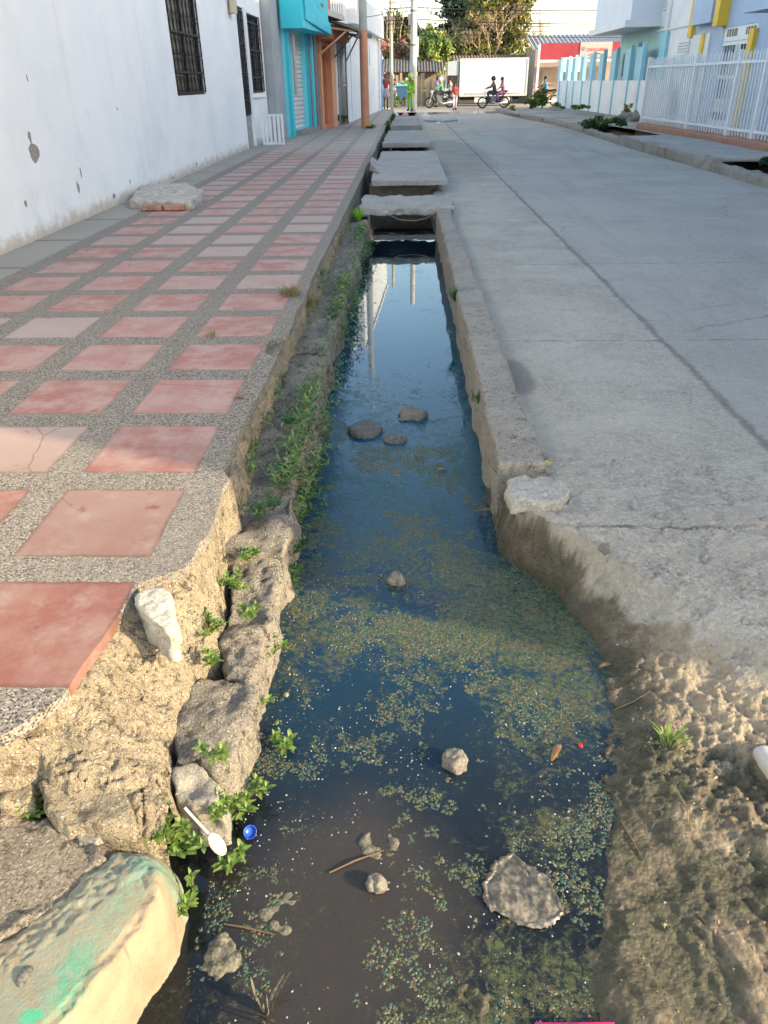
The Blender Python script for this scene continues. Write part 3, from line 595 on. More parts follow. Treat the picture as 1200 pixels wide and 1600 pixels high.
mb.hexa([P(.0,d+.002,2.90),P(3.0,d+.002,2.70),P(3.0,d+.10,2.70),P(0,d+.03,2.92),P(.0,d+.002,3.5),P(3.0,d+.002,2.98),P(3.0,d+.07,2.98),P(0,d+.03,3.5)])
mb.build('overhang', CYAN, h); mb = MB(); f.box(mb, 1.6, 1.9, d+.1, d+.12, 3.3, 3.38); mb.build('vent', GREYD, h)
mb = MB(); f.box(mb, .3, .48, .1, .16, 1.2, 2.6); mb.build('conduit', GALV, h)

# --- orange house with awning
f = Fac((-2.88,26.03), (-2.50,28.9), 1); h = f.root('house', 'orange fronted narrow house with scorched wall beside the cyan shop', 'house')
mb = MB(); f.wall(mb, 0, f.L, .1, 7, [(.9, 1.9, .3, 2.5)], .25, mi=0); f.shell(mb, 0, f.L, .1, 7); mb.build('wall', ORANGE, h)
mb = MB(); f.box(mb, .9, 1.9, -.3, -.24, .3, 2.5); mb.build('door', GREYD, h)
mb = MB(); f.box(mb, .0, .42, .002, .10, .15, 2.9); mb.build('bare_pier', GREYD, h)
mb = MB(); f.box(mb, .5, .72, .002, .16, .15, 2.9); mb.build('pilaster', ORANGEL, h); mb = MB(); f.box(mb, 2.1, 2.75, .002, .14, .15, 2.6); mb.build('pilaster', ORANGEL, h)
mb = MB(); f.box(mb, .3, 2.8, .003, .62, 2.62, 3.0); mb.build('lintel', paint((.42,.15,.09), .7, .2, .4), h)
up = MB(); f.box(up, -.05, f.L, .003, .5, 4.1, 7.2); up.build('upper_storey', WHITE2, h)
mb = MB(); 
for k in range(7): f.box(mb, .2+k*.35, .23+k*.35, .51, .53, 3.35, 4.0)
f.box(mb, .2, 2.4, .51, .53, 4.0, 4.04); f.box(mb, .2, 2.4, .51, .53, 3.33, 3.36); f.box(mb, .1, 2.5, .003, .55, 3.2, 3.32); mb.build('balcony_rail', GALV, h)
an = thing('awning', f.P(1, .7, 2.9), 'dark corrugated awning on orange struts, reaching out over the sidewalk to the pole', 'awning')
RUSTY = paint((.10,.085,.075), .7, .35, .5, 8, .2)
def lin(a, b, k): return tuple(a[i]+(b[i]-a[i])*k for i in range(3))
A0 = f.P(.05, .1, 3.22); A1 = (-1.45, 26.2, 2.78); B0 = f.P(4.6, .1, 3.25); B1 = (-1.25, 31.3, 2.92)
mb = MB(); N = 40
for i in range(N):
    k0, k1 = i/N, (i+1)/N; dz0, dz1 = .022*math.cos(i*math.pi), .022*math.cos((i+1)*math.pi)
    p = [lin(A0, B0, k0), lin(A0, B0, k1), lin(A1, B1, k1), lin(A1, B1, k0)]; dz = [dz0, dz1, dz1, dz0]
    mb.add([(a[0], a[1], a[2]+q) for a, q in zip(p, dz)]+[(a[0], a[1], a[2]+q-.012) for a, q in zip(p, dz)], [(0,1,2,3),(7,6,5,4),(3,2,6,7),(0,4,5,1)])
mb.build('roof_sheet', RUSTY, an); mb = MB(); mb.bar((A1[0]-.03, A1[1], A1[2]-.05), (B1[0]-.03, B1[1], B1[2]-.05), .05, .09); mb.build('gutter', RUSTY, an)
for k, (ya, m) in enumerate(((26.25, ORANGEL), (28.7, GREYD), (31.0, GREYD))):
    x0 = -2.86+(ya-26)*.13; mb = MB(); mb.bar((x0, ya, 2.1), (-1.75, ya+.05, 2.86), .05, .05); mb.bar((x0, ya, 2.98), (-1.55, ya+.02, 2.80), .05, .05); mb.build('strut', m, an)
# drain pipes beyond the orange house
f = Fac((-2.50,28.93), (-2.09,31.9), 1); h = f.root('house', 'narrow white house front with grey green drain pipes behind the orange painted pole', 'house')
mb = MB(); f.wall(mb, 0, f.L, .1, 6.2); f.shell(mb, 0, f.L, .1, 6.2); mb.build('wall', WHITE, h)
for u, r, m in ((.35, .035, GREYW), (1.0, .095, GALV), (1.55, .04, GREYD)):
    mb = MB(); mb.tube([f.P(u, .12, .2), f.P(u, .12, 3.2)], r, 10)
    mb.tube([f.P(u, .12, 1.35), f.P(u, .12, 1.42)], r*1.25, 10); mb.build('drain_pipe', m, h, True)
# big white building with the overhanging upper floors
f = Fac((-2.07,31.93), (-1.42,43.3), 1); h = f.root('building', 'tall white building with projecting upper floors, farthest of the white fronts on the left', 'building')
mb = MB(); holes = [(3.2, 3.5, 2.1, 2.9), (6.8, 7.1, 2.1, 2.9)]; f.wall(mb, 0, f.L, 0, 3.3, holes, .15); f.shell(mb, 0, f.L, 0, 8.0, 7); mb.build('wall', WHITE, h)
mb = MB(); o0 = .28; f.box(mb, -.4, f.L, -.5, o0, 3.3, 8.0); mb.build('upper_storey', WHITE, h)
mb = MB(); f.box(mb, -.45, f.L+.03, o0-.2, o0+.08, 8.0, 8.15); mb.build('cornice', WHITE2, h)
mb = MB(); f.box(mb, 3.21, 3.49, -.14, -.1, 2.11, 2.89); mb.build('window', GLASS, h); mb = MB(); f.box(mb, 6.81, 7.09, -.14, -.1, 2.11, 2.89); mb.build('window', GLASS, h)
mb = MB(); f.box(mb, 10.9, f.L, .002, .10, 0, 3.25); mb.build('pilaster', WHITE2, h)
f = Fac((-1.42,43.33), (-1.33,44.6), 1); h = f.root('gate_post', 'bright blue painted end wall past the tall white building', 'wall')
mb = MB(); f.box(mb, 0, 1.2, -2.5, .06, 0, 2.75); mb.build('wall', BLUE, h)

# --- right side: low white wall with pale blue fins
def fin_wall():
    f = Fac((8.85,50.5), (8.95,29.5), 1); 
    if f.n.x > 0: f.n = -f.n
    t = f.root('boundary_wall', 'low white boundary wall with tall pale blue fins and posts, right of the road', 'wall')
    mb = MB(); f.box(mb, 0, f.L, -.16, 0, -.1, 1.38); mb.build('wall', WHITE, t)
    for k, px in enumerate((872,884,894,907,921,937,956,978,996)):
        u, _ = f.px(px+2, 140); top = 2.40+.012*k
        mb = MB(); f.box(mb, u-1.15, u-.08, -.14, -.04, 1.382, top); mb.build('fin', LBLUE, t)
        mb = MB(); f.box(mb, u-.06, u+.06, -.1, .05, -.1, top+.12); mb.build('post', LBLUE, t)
fin_wall()
# --- right far apartment building, white and teal, with the boxed-out storey
f = Fac((9.55,39.5), (9.45,27.2), 1); f.n = Vector((-abs(f.n.x), f.n.y, 0)); t = f.root('building', 'white and teal apartment building with a boxed out upper floor behind the pale blue fins', 'building')
def hole(p0, p1): (a, c), (b, d) = f.px(*p0), f.px(*p1); return (min(a,b), max(a,b), min(c,d), max(c,d))
H = [hole((972,120),(985,82)), hole((1003,118),(1024,77)), hole((1059,112),(1078,64))]; HU = [hole((1024,22),(1044,-6)), hole((1068,8),(1092,-14))]
mb = MB(); f.wall(mb, 0, f.L, 0, 8.5, H+HU, .12); f.shell(mb, 0, f.L, 0, 8.5, 8); mb.build('wall', WHITE, t)
u0, _ = f.px(986,40, 1.1); mb = MB(); f.box(mb, -.3, u0, .004, 1.15, 3.35, 7.6); mb.build('boxed_storey', paint((.62,.67,.74), .6, .05, .15, 1), t)
mb = MB(); f.box(mb, -.5, u0+.12, .003, 1.35, 3.12, 3.345); mb.build('floor_slab', WHITE2, t)
mb = MB(); f.box(mb, .3, u0+.5, .0035, .03, 1.0, 3.1); 
mb.build('teal_panel', TEAL, t)
for q in H[:2]:
    mb = MB(); f.box(mb, q[0], q[1], -.12 if q is not H[0] else .031, -.08 if q is not H[0] else .04, q[2], q[3]); wn = mb.build('window', paint((.16,.17,.19), .4), t)
    grille(f, wn, q[0], q[1], q[2], q[3], .05, METW, 7, False)
for q in [H[2]]+HU:                                              # pierced block screens
    mb = MB(); f.box(mb, q[0], q[1], -.13, -.11, q[2], q[3]); wn = mb.build('screen_opening', DARK, t); mb = MB()
    n = 5
    for i in range(n+1): u = q[0]+(q[1]-q[0])*i/n; f.box(mb, u-.03, u+.03, -.1, .01, q[2], q[3])
    for i in range(6): z = q[2]+(q[3]-q[2])*i/5; f.box(mb, q[0], q[1], -.098, .008, z-.03, z+.03)
    mb.build('block_screen', WHITE, wn)
a, _ = f.px(1036,100); mb = MB(); f.box(mb, a-.35, a+.35, .003, .12, 0, 2.9); mb.build('pilaster', LBLUE, t)
a, _ = f.px(998,100); mb = MB(); f.box(mb, a-.3, a+.2, .003, .16, 0, 2.7); mb.build('pilaster', LBLUE, t)
mb = MB(); a, _ = f.px(1047,30); f.box(mb, a-.07, a+.07, .003, .06, 2.9, 8.5); mb.build('rib', WHITE2, t)
mb = MB(); f.box(mb, a-1.5, f.L, .003, .05, 2.95, 3.02); mb.build('string_course', WHITE2, t)
# --- right house, pale blue with yellow trims
f = Fac((8.62,27.1), (8.9,6.0), 1); f.n = Vector((-abs(f.n.x), f.n.y, 0)); t = f.root('house', 'pale blue two storey house with yellow trims behind the white picket fence', 'house')
ha = hole((1120,215),(1172,50))
d0, d1 = f.px(1122,100)[0], f.px(1172,100)[0]; DZ = 2.62
mb = MB(); f.wall(mb, 0, f.L, 0, 8, [(d0, d1, .3, DZ)], .35); f.shell(mb, 0, f.L, 0, 8, 8); mb.build('wall', PBLUE, t)
mb = MB(); f.box(mb, 0, f.px(1108,100)[0]-.2, .002, .05, .2, 2.55); mb.build('white_bay', WHITE, t)
for px, z0, z1, wd, dd in ((1083, 2.50, 8, .3, .13), (1103, .3, 2.55, .24, .10), (1180, .3, 2.50, .3, .11), (1130, 2.66, 8, .34, .29)):
    u = f.px(px, 55)[0]; mb = MB(); f.box(mb, u-wd/2, u+wd/2, .003, dd, z0, z1); mb.build('yellow_trim', YELL, t)
mb = MB(); a = f.px(1093,40)[0]; b = f.px(1124,40)[0]; f.box(mb, a, b-.05, .004, .26, 2.78, 4.6); mb.build('balcony', PBLUE, t)
mb = MB(); a = f.px(1160,21,.9)[0]; f.box(mb, a, f.L, .004, .9, f.px(1160,21,.9)[1], 5.3); mb.build('balcony', PBLUE, t)
mb = MB(); f.box(mb, d0, d1, -.40, -.35, .3, DZ); mb.build('doorway', DARK, t)
mb = MB(); dm = MB()                                              # ornate white metal door
for i in range(13):
    u = d0+(d1-d0)*i/12; f.box(mb, u-.012, u+.012, -.05, -.03, .3, 2.2)
for z0, z1 in ((.3,.42),(.62,.66),(.9,.94),(1.42,1.5),(1.78,1.84),(2.2,2.28)): f.box(mb, d0, d1, -.06, -.025, z0, z1)
for i in (.0, .46, .54, .97): f.box(mb, d0+(d1-d0)*i, d0+(d1-d0)*i+.07, -.065, -.02, .3, 2.3)
f.box(mb, d0+.1*(d1-d0), d0+.42*(d1-d0), -.055, -.03, .66, .9); f.box(mb, d0+.58*(d1-d0), d0+.92*(d1-d0), -.055, -.03, 1.5, 1.78)
f.box(mb, d0, d1, -.06, -.02, 2.29, 2.36)
f.box(mb, d0, d1, -.05, -.02, 2.36, DZ-.002)
dr = mb.build('door', METW, t)
for k0, k1 in ((.1, .42), (.68, .95)):
    mb = MB(); f.box(mb, d0+(d1-d0)*k0, d0+(d1-d0)*k1, -.018, -.012, 2.40, DZ-.05); mb.build('top_light', DARK, dr); mb = MB()
    for i in range(1, 4): u = d0+(d1-d0)*(k0+(k1-k0)*i/4); mb = MB(); f.box(mb, u-.012, u+.012, -.010, -.002, 2.40, DZ-.05); mb.build('glazing_bar', METW, dr)
q = hole((1062,84),(1081,64)); mb = MB(); f.box(mb, q[0], q[1], .052, .056, q[2], q[3]); wn = mb.build('screen_opening', DARK, t); mb = MB()
for i in range(6): u = q[0]+(q[1]-q[0])*i/5; f.box(mb, u-.035, u+.035, .058, .09, q[2], q[3])
for i in range(5): z = q[2]+(q[3]-q[2])*i/4; f.box(mb, q[0]+.001, q[1]-.001, .0585, .088, z-.022, z+.022)
mb.build('block_screen', WHITE, wn)
# off frame continuation of the row, which shades the street
mb = MB(); mb.box(9.0, 17, -1.35, 5.9, 0, 7.5); o = mb.build('building', PBLUE); tag(o, 'plain pale blue corner house at the near end of the row, right of the camera', 'building')
# --- white picket fence on its brick base
fc = thing('fence', (7.05, 21, .2), 'white metal picket fence on a low brick base in front of the pale blue house', 'fence')
fp = [(6.95,25.0), (7.25,17.5), (7.6,9.0)]
def fpt(y): return float(np.interp(y, [9.0, 17.5, 25.0], [7.6, 7.25, 6.95]))
mb = MB(); 
for (ya, yb) in ((9.0, 17.5), (17.5, 25.1)):
    xa, xb = fpt(ya), fpt(yb); mb.hexa([(xa-.13,ya,.0),(xa+.5,ya,.0),(xb+.5,yb,.0),(xb-.13,yb,.0),(xa-.13,ya,.33),(xa+.5,ya,.33),(xb+.5,yb,.33),(xb-.13,yb,.33)])
mb.box(6.9, 8.6, 25.1, 25.25, 0, .33); o = mb.build('brick_base', BRICK, fc); roughen(o, .02, 3, 4, 3, .05)
pk = MB(); rl = MB(); po = MB(); y = 25.0; i = 0
def picket(x, y, z0, z1): 
    s = .016; pk.box(x-s, x+s, y-s, y+s, z0, z1); pk.add([(x-s,y-s,z1),(x+s,y-s,z1),(x+s,y+s,z1),(x-s,y+s,z1),(x,y,z1+.06)], [(0,1,4),(1,2,4),(2,3,4),(3,0,4)])
while y > 9.1: picket(fpt(y), y, .34, 1.90+(.0 if i % 2 else .03)); y -= .16; i += 1
for k in range(10): picket(7.0+.16*k, 25.0, .34, 1.90)
for z in (.47, 1.74):
    for (ya, yb) in ((9.0, 17.5), (17.5, 25.0)): rl.bar((fpt(ya)-.02, ya, z), (fpt(yb)-.02, yb, z), .03, .05)
    rl.bar((6.95, 25.0, z), (8.6, 25.0, z), .03, .05)
pk.build('picket', METW, fc); rl.build('rail', METW, fc)
for y in (25.0, 21.4, 18.9, 17.6, 14.6, 11.5): mb = MB(); x = fpt(y); mb.box(x-.045, x+.045, y-.045, y+.045, .2, 1.98); mb.build('post', METW, fc)
for y in (22.8,):
    mb = MB(); mb.bar((fpt(22.9)-.03, 23.9, 1.15), (fpt(21.7)-.03, 21.6, 1.15), .02, .5); 
# yard behind the fence
mb = MB(); mb.box(7.35, 9.0, 5, 25, .0, .26); o = mb.build('yard', paint((.33,.27,.24), .8, .2, .4, 2)); tag(o, kind='structure')

# --- right sidewalk: covered drain with missing slabs and a broken kerb
mb = MB()
for (ya, yb) in ((26.0, 46.0),): mb.add([(kx(ya)+1.3,ya,.12),(9.2,ya,.12),(9.2,yb,.08),(kx(yb)+1.3,yb,.08)], [(0,1,2,3)])
mb.add([(6.95,8,.17),(7.4,8,.17),(7.0,26,.17),(6.6,26,.17)], [(0,1,2,3)])
o = mb.build('far_pavement', concrete('pavement_old', (.37,.35,.31), (.27,.25,.21), 1.2, 30, .4)); tag(o, kind='structure')
GRPK = 'kerb stones along the right side of the road'
def kerbseg(y0, y1, z, lab, seed):
    xa, xb = kx(y0), kx(y1); mb = MB()
    mb.hexa([(xa,y0,-.3),(xa+.26,y0,-.3),(xb+.26,y1,-.3),(xb,y1,-.3),(xa+.03,y0,z),(xa+.26,y0,z),(xb+.26,y1,z),(xb+.03,y1,z)])
    o = mb.build('kerb', KERBC); roughen(o, .035, 2.2, 5, seed, .04); tag(o, lab, 'kerb', GRPK)
kerbseg(7.0, 14.9, .13, 'crumbling nearest stretch of the right kerb, beside the open dark hole', 1)
kerbseg(14.95, 17.6, .2, 'right kerb stretch under the grey cover slabs, in front of the picket fence', 2)
kerbseg(17.65, 21.6, .2, 'cracked right kerb stretch just before the weeds begin', 3)
kerbseg(21.65, 27.5, .13, 'low right kerb stretch beside the weedy open drain', 4)
kerbseg(27.55, 33.5, .15, 'right kerb stretch past the weedy drain, before the low white wall', 5)
kerbseg(33.55, 44.5, .15, 'farthest rubble strewn stretch of the right kerb by the intersection', 6)
def rslab(y0, y1, lab, z=.2, seed=1, x1=None):
    xa, xb = kx(y0)+.1, kx(y1)+.1; w_ = x1 or 6.98; mb = MB()
    mb.hexa([(xa,y0,z-.1),(w_,y0,z-.1),(w_,y1,z-.1),(xb,y1,z-.1),(xa,y0,z),(w_,y0,z),(w_,y1,z),(xb,y1,z)])
    o = mb.build('cover_slab', SLABC); roughen(o, .010, 2.5, 4, seed, .045); tag(o, lab, 'slab', 'concrete slabs over the right drain')
rslab(15.1, 17.9, 'grey cover slab over the right drain, first past the dark hole', .215, 1)
rslab(18.0, 20.2, 'grey cover slab over the right drain, second past the dark hole', .21, 2)
rslab(20.25, 21.5, 'narrow cover slab over the right drain, next to the weeds', .20, 3)
rslab(28.6, 31.8, 'cover slab on the right drain between two weedy gaps', .19, 4)
rslab(32.4, 36.8, 'cover slab over the right drain in front of the low white wall', .19, 5)
rslab(38.0, 41.0, 'last cover slab over the right drain near the intersection', .17, 6)

# ------------------------------------------------------------------ ditch ledge, kerb and cover slabs
def ledge(y0, y1, x0, x1a, x1b, z, seed, lab, amp=.03, vox=.018):
    mb = MB(); n = 14; a = []; b = []
    for i in range(n+1):
        y = y0+(y1-y0)*i/n; a.append((x0, y)); b.append((x1a+(x1b-x1a)*i/n+.02*math.sin(y*5+seed), y))
    mb.prism(b+a[::-1], -.45, z); o = mb.build('ditch_ledge', LEDGE); roughen(o, amp, 6, 5, seed, vox); tag(o, lab, 'ledge', 'concrete ledges along the ditch'); return o
ledge(2.30, 4.6, -.80, -.475, -.50, -.015, 2, 'mossy concrete ditch ledge below the tiled edge, where the sunlight ends')
ledge(4.62, 9.7, -.80, -.51, -.50, .0, 5, 'long weedy far ledge of the ditch, up to the first cover slab', .03, .03)
def rock(name, px, z0, zt, mat, amp, sc, vox, seed, zo=None, bev=.0):
    q = [at(a, b, zo if zo is not None else zt) for a, b in px]; mb = MB()
    cx = sum(p[0] for p in q)/len(q); cy = sum(p[1] for p in q)/len(q); n = len(q)
    rings = [([(p[0]+(cx-p[0])*0, p[1]+(cy-p[1])*0) for p in q], z0), ([(p[0], p[1]) for p in q], zt-bev), ([(p[0]+(cx-p[0])*min(.6, bev*3.0), p[1]+(cy-p[1])*min(.6, bev*3.0)) for p in q], zt)]
    V = [(x, y, z) for r, z in rings for x, y in r]; Fc = [tuple(range(n))[::-1], tuple(range(2*n, 3*n))]
    for k in range(2):
        for i in range(n): Fc.append((k*n+i, k*n+(i+1) % n, (k+1)*n+(i+1) % n, (k+1)*n+i))
    mb.add(V, Fc); o = mb.build(name, mat, origin=(cx, cy, z0)) ; roughen(o, amp, sc, 5, seed, vox); return o
o = rock('ditch_ledge', [(384,832),(412,815),(440,828),(436,880),(428,940),(418,990),(404,1040),(386,1062),(352,1050),(345,1005),(360,950),(356,890)], -.45, -.06, LEDGE, .022, 9, .009, 3, bev=.02)
tag(o, 'sunlit concrete ledge block at the near end of the ditch, weeds growing along it', 'ledge', 'concrete ledges along the ditch')
o = rock('ditch_ledge', [(350,1052),(384,1064),(400,1060),(392,1110),(376,1150),(356,1196),(338,1204),(300,1186),(268,1190),(262,1150),(280,1100),(305,1062)], -.45, -.085, LEDGE, .020, 9, .009, 8, bev=.02)
tag(o, 'brown ledge block sloping into the water, second from the near end', 'ledge', 'concrete ledges along the ditch')
o = rock('ditch_ledge', [(268,1194),(300,1190),(336,1206),(350,1216),(345,1250),(300,1256),(268,1240)], -.45, -.075, STONE, .018, 10, .009, 12, bev=.03)
tag(o, 'small pale ledge stone nearest the camera, above the leafy weed clump', 'ledge', 'concrete ledges along the ditch')
# patched cobbles in the sidewalk end, rubble
o = rock('cobble', [(213,925),(238,915),(262,925),(273,950),(272,982),(258,984),(235,968),(215,948)], .10, .215, concrete('white_stone', (.62,.60,.52), (.42,.39,.32), 14, 120, .8), .012, 14, .006, 4, bev=.02)
tag(o, 'white and grey cobble set in the mortar beside the corner of the nearest red tile', 'stone')
for i, (px, zt, lab) in enumerate([([(60,1215),(120,1205),(175,1212),(200,1240),(215,1290),(160,1290),(100,1292),(70,1262)], .01, 'large cracked flat mortar chunk below the broken sidewalk corner'),
        ([(0,1195),(40,1190),(60,1210),(45,1250),(0,1258)], .0, 'mortar chunk at the left picture edge above the weed hole'),
        ([(110,1292),(140,1285),(160,1300),(150,1320),(115,1318)], -.02, 'fist sized rubble lump below the cracked mortar chunk'),
        ([(60,1298),(95,1290),(110,1305),(95,1322),(62,1318)], -.03, 'grey rubble lump left of the weed hole, on the dry dirt')]):
    o = rock('rubble_stone', px, -.2, zt, TAN if i < 2 else STONE, .012, 11, .007, 20+i, bev=.02); tag(o, lab, 'stone')
# painted kerbstone
def kerbpaint():
    t = NT('painted_stone'); X, Y, Z = t.xyz(); c = t.mix(t.step(t.noise(5, 7, .7), .35, .68), (.33,.275,.195), (.22,.18,.125))
    nz = t.noise(22, 8, .8)
    def near(px, py, rx, ry, z=-.03):
        x, y = at(px, py, z); dx = t.math('DIVIDE', t.math('SUBTRACT', X, x), rx); dy = t.math('DIVIDE', t.math('SUBTRACT', Y, y), ry)
        r = t.math('ADD', t.math('MULTIPLY', dx, dx), t.math('MULTIPLY', dy, dy)); return t.math('SUBTRACT', 1.0, t.step(t.math('ADD', r, t.math('MULTIPLY', t.math('SUBTRACT', nz, .5), 1.3)), .15, 1.15))
    a = at(70,1600,-.03); b = at(205,1400,-.03); L = math.hypot(b[0]-a[0], b[1]-a[1]); nx, ny = -(b[1]-a[1])/L, (b[0]-a[0])/L
    dd = t.math('ADD', t.math('MULTIPLY', t.math('SUBTRACT', X, a[0]), nx), t.math('MULTIPLY', t.math('SUBTRACT', Y, a[1]), ny))
    line = t.math('SUBTRACT', 1.0, t.step(t.math('ABSOLUTE', t.math('ADD', dd, t.math('MULTIPLY', t.math('SUBTRACT', nz, .5), .05))), .008, .05))
    wash = t.math('MULTIPLY', t.step(dd, -.02, .03), t.math('SUBTRACT', 1.0, t.step(dd, .10, .20)))
    c = t.mix(t.math('MULTIPLY', wash, t.step(t.noise(45, 6, .8), .3, .7)), c, (.20,.26,.215)); c = t.mix(t.math('MULTIPLY', line, t.step(t.noise(60, 6, .8), .38, .68)), c, (.20,.37,.26))
    c = t.mix(t.math('MULTIPLY', near(235,1352,.06,.04), .35), c, (.13,.33,.28)); c = t.mix(t.math('MULTIPLY', t.math('MULTIPLY', near(115,1530,.045,.08), t.step(t.noise(70, 6, .8), .36, .60)), .75), c, (.07,.33,.21)); c = t.mix(t.math('MULTIPLY', near(50,1592,.028,.018), .7), c, (.02,.42,.24))
    c = t.mix(t.math('MULTIPLY', t.step(t.noise(60, 4, .8), .58, .68), .5), c, (.20,.17,.13))
    return t.out(c, .9, t.bump(t.math('ADD', t.noise(70, 6, .8), t.noise(18, 4, .7)), .8, .008), .2)
B = [at(a, b, -.24) for a, b in [(-260,1560),(0,1485),(110,1405),(170,1355),(215,1334),(255,1343),(284,1375),(293,1430),(275,1500),(225,1570),(180,1640),(100,1760),(-260,1900)]]
T = [at(a, b, -.02) for a, b in [(-260,1600),(0,1508),(120,1425),(185,1370),(218,1354),(240,1362),(248,1388),(225,1440),(150,1530),(80,1610),(20,1690),(-260,1860)]]
ks = mound('kerbstone', T, -.02, B, -.24, kerbpaint(), .005, 2.2, .007, 18, 33, -.5, None, .003); tag(ks, 'rounded kerbstone with worn green spray paint, nearest the camera at bottom left', 'kerbstone')

# right kerb of the ditch
mb = MB(); n = 60; L_ = []; Rr = []
for i in range(n+1): y = 2.86+(10.3-2.86)*i/n; L_.append((.395-.002*(y-3), y)); Rr.append((.595-.006*(y-3), y))
mb.prism(Rr+L_[::-1], -.5, .085); o = mb.build('kerb', KERBC); roughen(o, .013, 5, 5, 7, .018); tag(o, 'long worn concrete kerb between the ditch water and the road, in the middle', 'kerb')
mb = MB(); mb.box(.39, .60, 10.35, 44, -.5, .0); o = mb.build('kerb', KERBC); roughen(o, .02, 2, 4, 8, .07); tag(o, 'far low stretch of the ditch kerb under the cover slabs', 'kerb')
o = rock('stone', [(793,745),(850,742),(880,750),(893,765),(880,780),(845,783),(800,782),(790,765)], -.015, .045, concrete('kerb_lump', (.46,.44,.40), (.34,.32,.29), 8, 90, .9), .012, 16, .008, 6, bev=.02)
tag(o, 'loose lump of broken kerb concrete lying at the near end of the long kerb', 'stone')
mb = MB(); mb.box(.62, 1.4, 3.28, 3.34, -.5, -.02); o = mb.build('road_edge', CONC); tag(o, kind='structure')
GS = 'concrete slabs covering the ditch'
def slab(y0, y1, z, th, lab, seed, amp=.012, x0=-.60, x1=.60, vox=.03, tilt=0, mat=None):
    mb = MB(); n = 8; a = [(x1+.01*math.sin(k*2.1+seed), y0+(y1-y0)*k/n) for k in range(n+1)]; b = [(x0+.015*math.sin(k*1.7+seed), y0+(y1-y0)*k/n) for k in range(n+1)]
    mb.prism(a+b[::-1], z-th, z); mb.v = [(x, y, zz+tilt*x) for x, y, zz in mb.v]
    o = mb.build('cover_slab', mat or SLABC); roughen(o, amp*.6, 9, 5, seed, vox*.75, smooth=False); return tag(o, lab, 'slab', GS)
slab(10.12, 11.3, .10, .09, 'rough broken cover slab nearest the camera, ragged front edge over the water', 1, .030, -.62, .60, .022)
slab(12.35, 17.3, .195, .085, 'large flat cover slab bridging the ditch behind the first dark opening', 2, .008, -.56, .62, .03)
slab(17.5, 18.6, .13, .08, 'low slab strip just behind the large flat cover slab', 3, .012, -.58, .60)
slab(20.3, 23.9, .19, .12, 'cover slab behind the second dark opening, beside the dark road patch', 4, .012, -.60, .58, .04)
slab(24.2, 26.3, .15, .10, 'cover slab in front of the grassy one, third of the wide slabs', 5, .012, -.60, .60, .04)
slab(27.3, 31.0, .24, .16, 'thick cover slab with green grass along its left end', 6, .015, -.55, .50, .04)
slab(32.2, 35.6, .22, .14, 'farthest cover slab, in front of the litter heap', 7, .02, -.50, .50, .05)
mb = MB(); a, b, c_ = at(580,250,.30), at(608,268,.21), at(583,268,.21)
mb.prism([(-.62,14.6),(-.62,13.6),(-.44,13.2),(-.36,13.5)], .19, .32); mb.v = [(x, y, z if z < .25 else (.36 if x < -.6 else .20)) for x, y, z in mb.v]
o = mb.build('slab_fragment', SLABC); roughen(o, .01, 6, 4, 4, .018); tag(o, 'triangular upturned slab fragment on the left end of the large cover slab', 'slab')
mb = MB(); mb.tube([(-.22,10.08,.02),(-.1,10.04,-.03),(.1,10.04,-.045),(.25,10.06,-.02),(.36,10.1,.03)], .008, 6)
tag(mb.build('bent_rod', paint((.20,.13,.09), .8)), 'thin bent rusty rod hanging under the rough broken cover slab', 'rod')
mb = MB()
for k in range(24):
    x, y = random.uniform(.62, 1.15), random.uniform(13.0, 15.2)
    if x > .62+.5*(1-(y-13)/2.4)+.15: continue
    mb.box(x, x+.05, y, y+.06, -.01, .02)
mb = MB(); mb.box(-.6, .45, 12.75, 13.0, -.6, .085); tag(mb.build('ditch_light_block', DIRT), kind='structure')  # unseen plug added under the slab to block the bright reflection
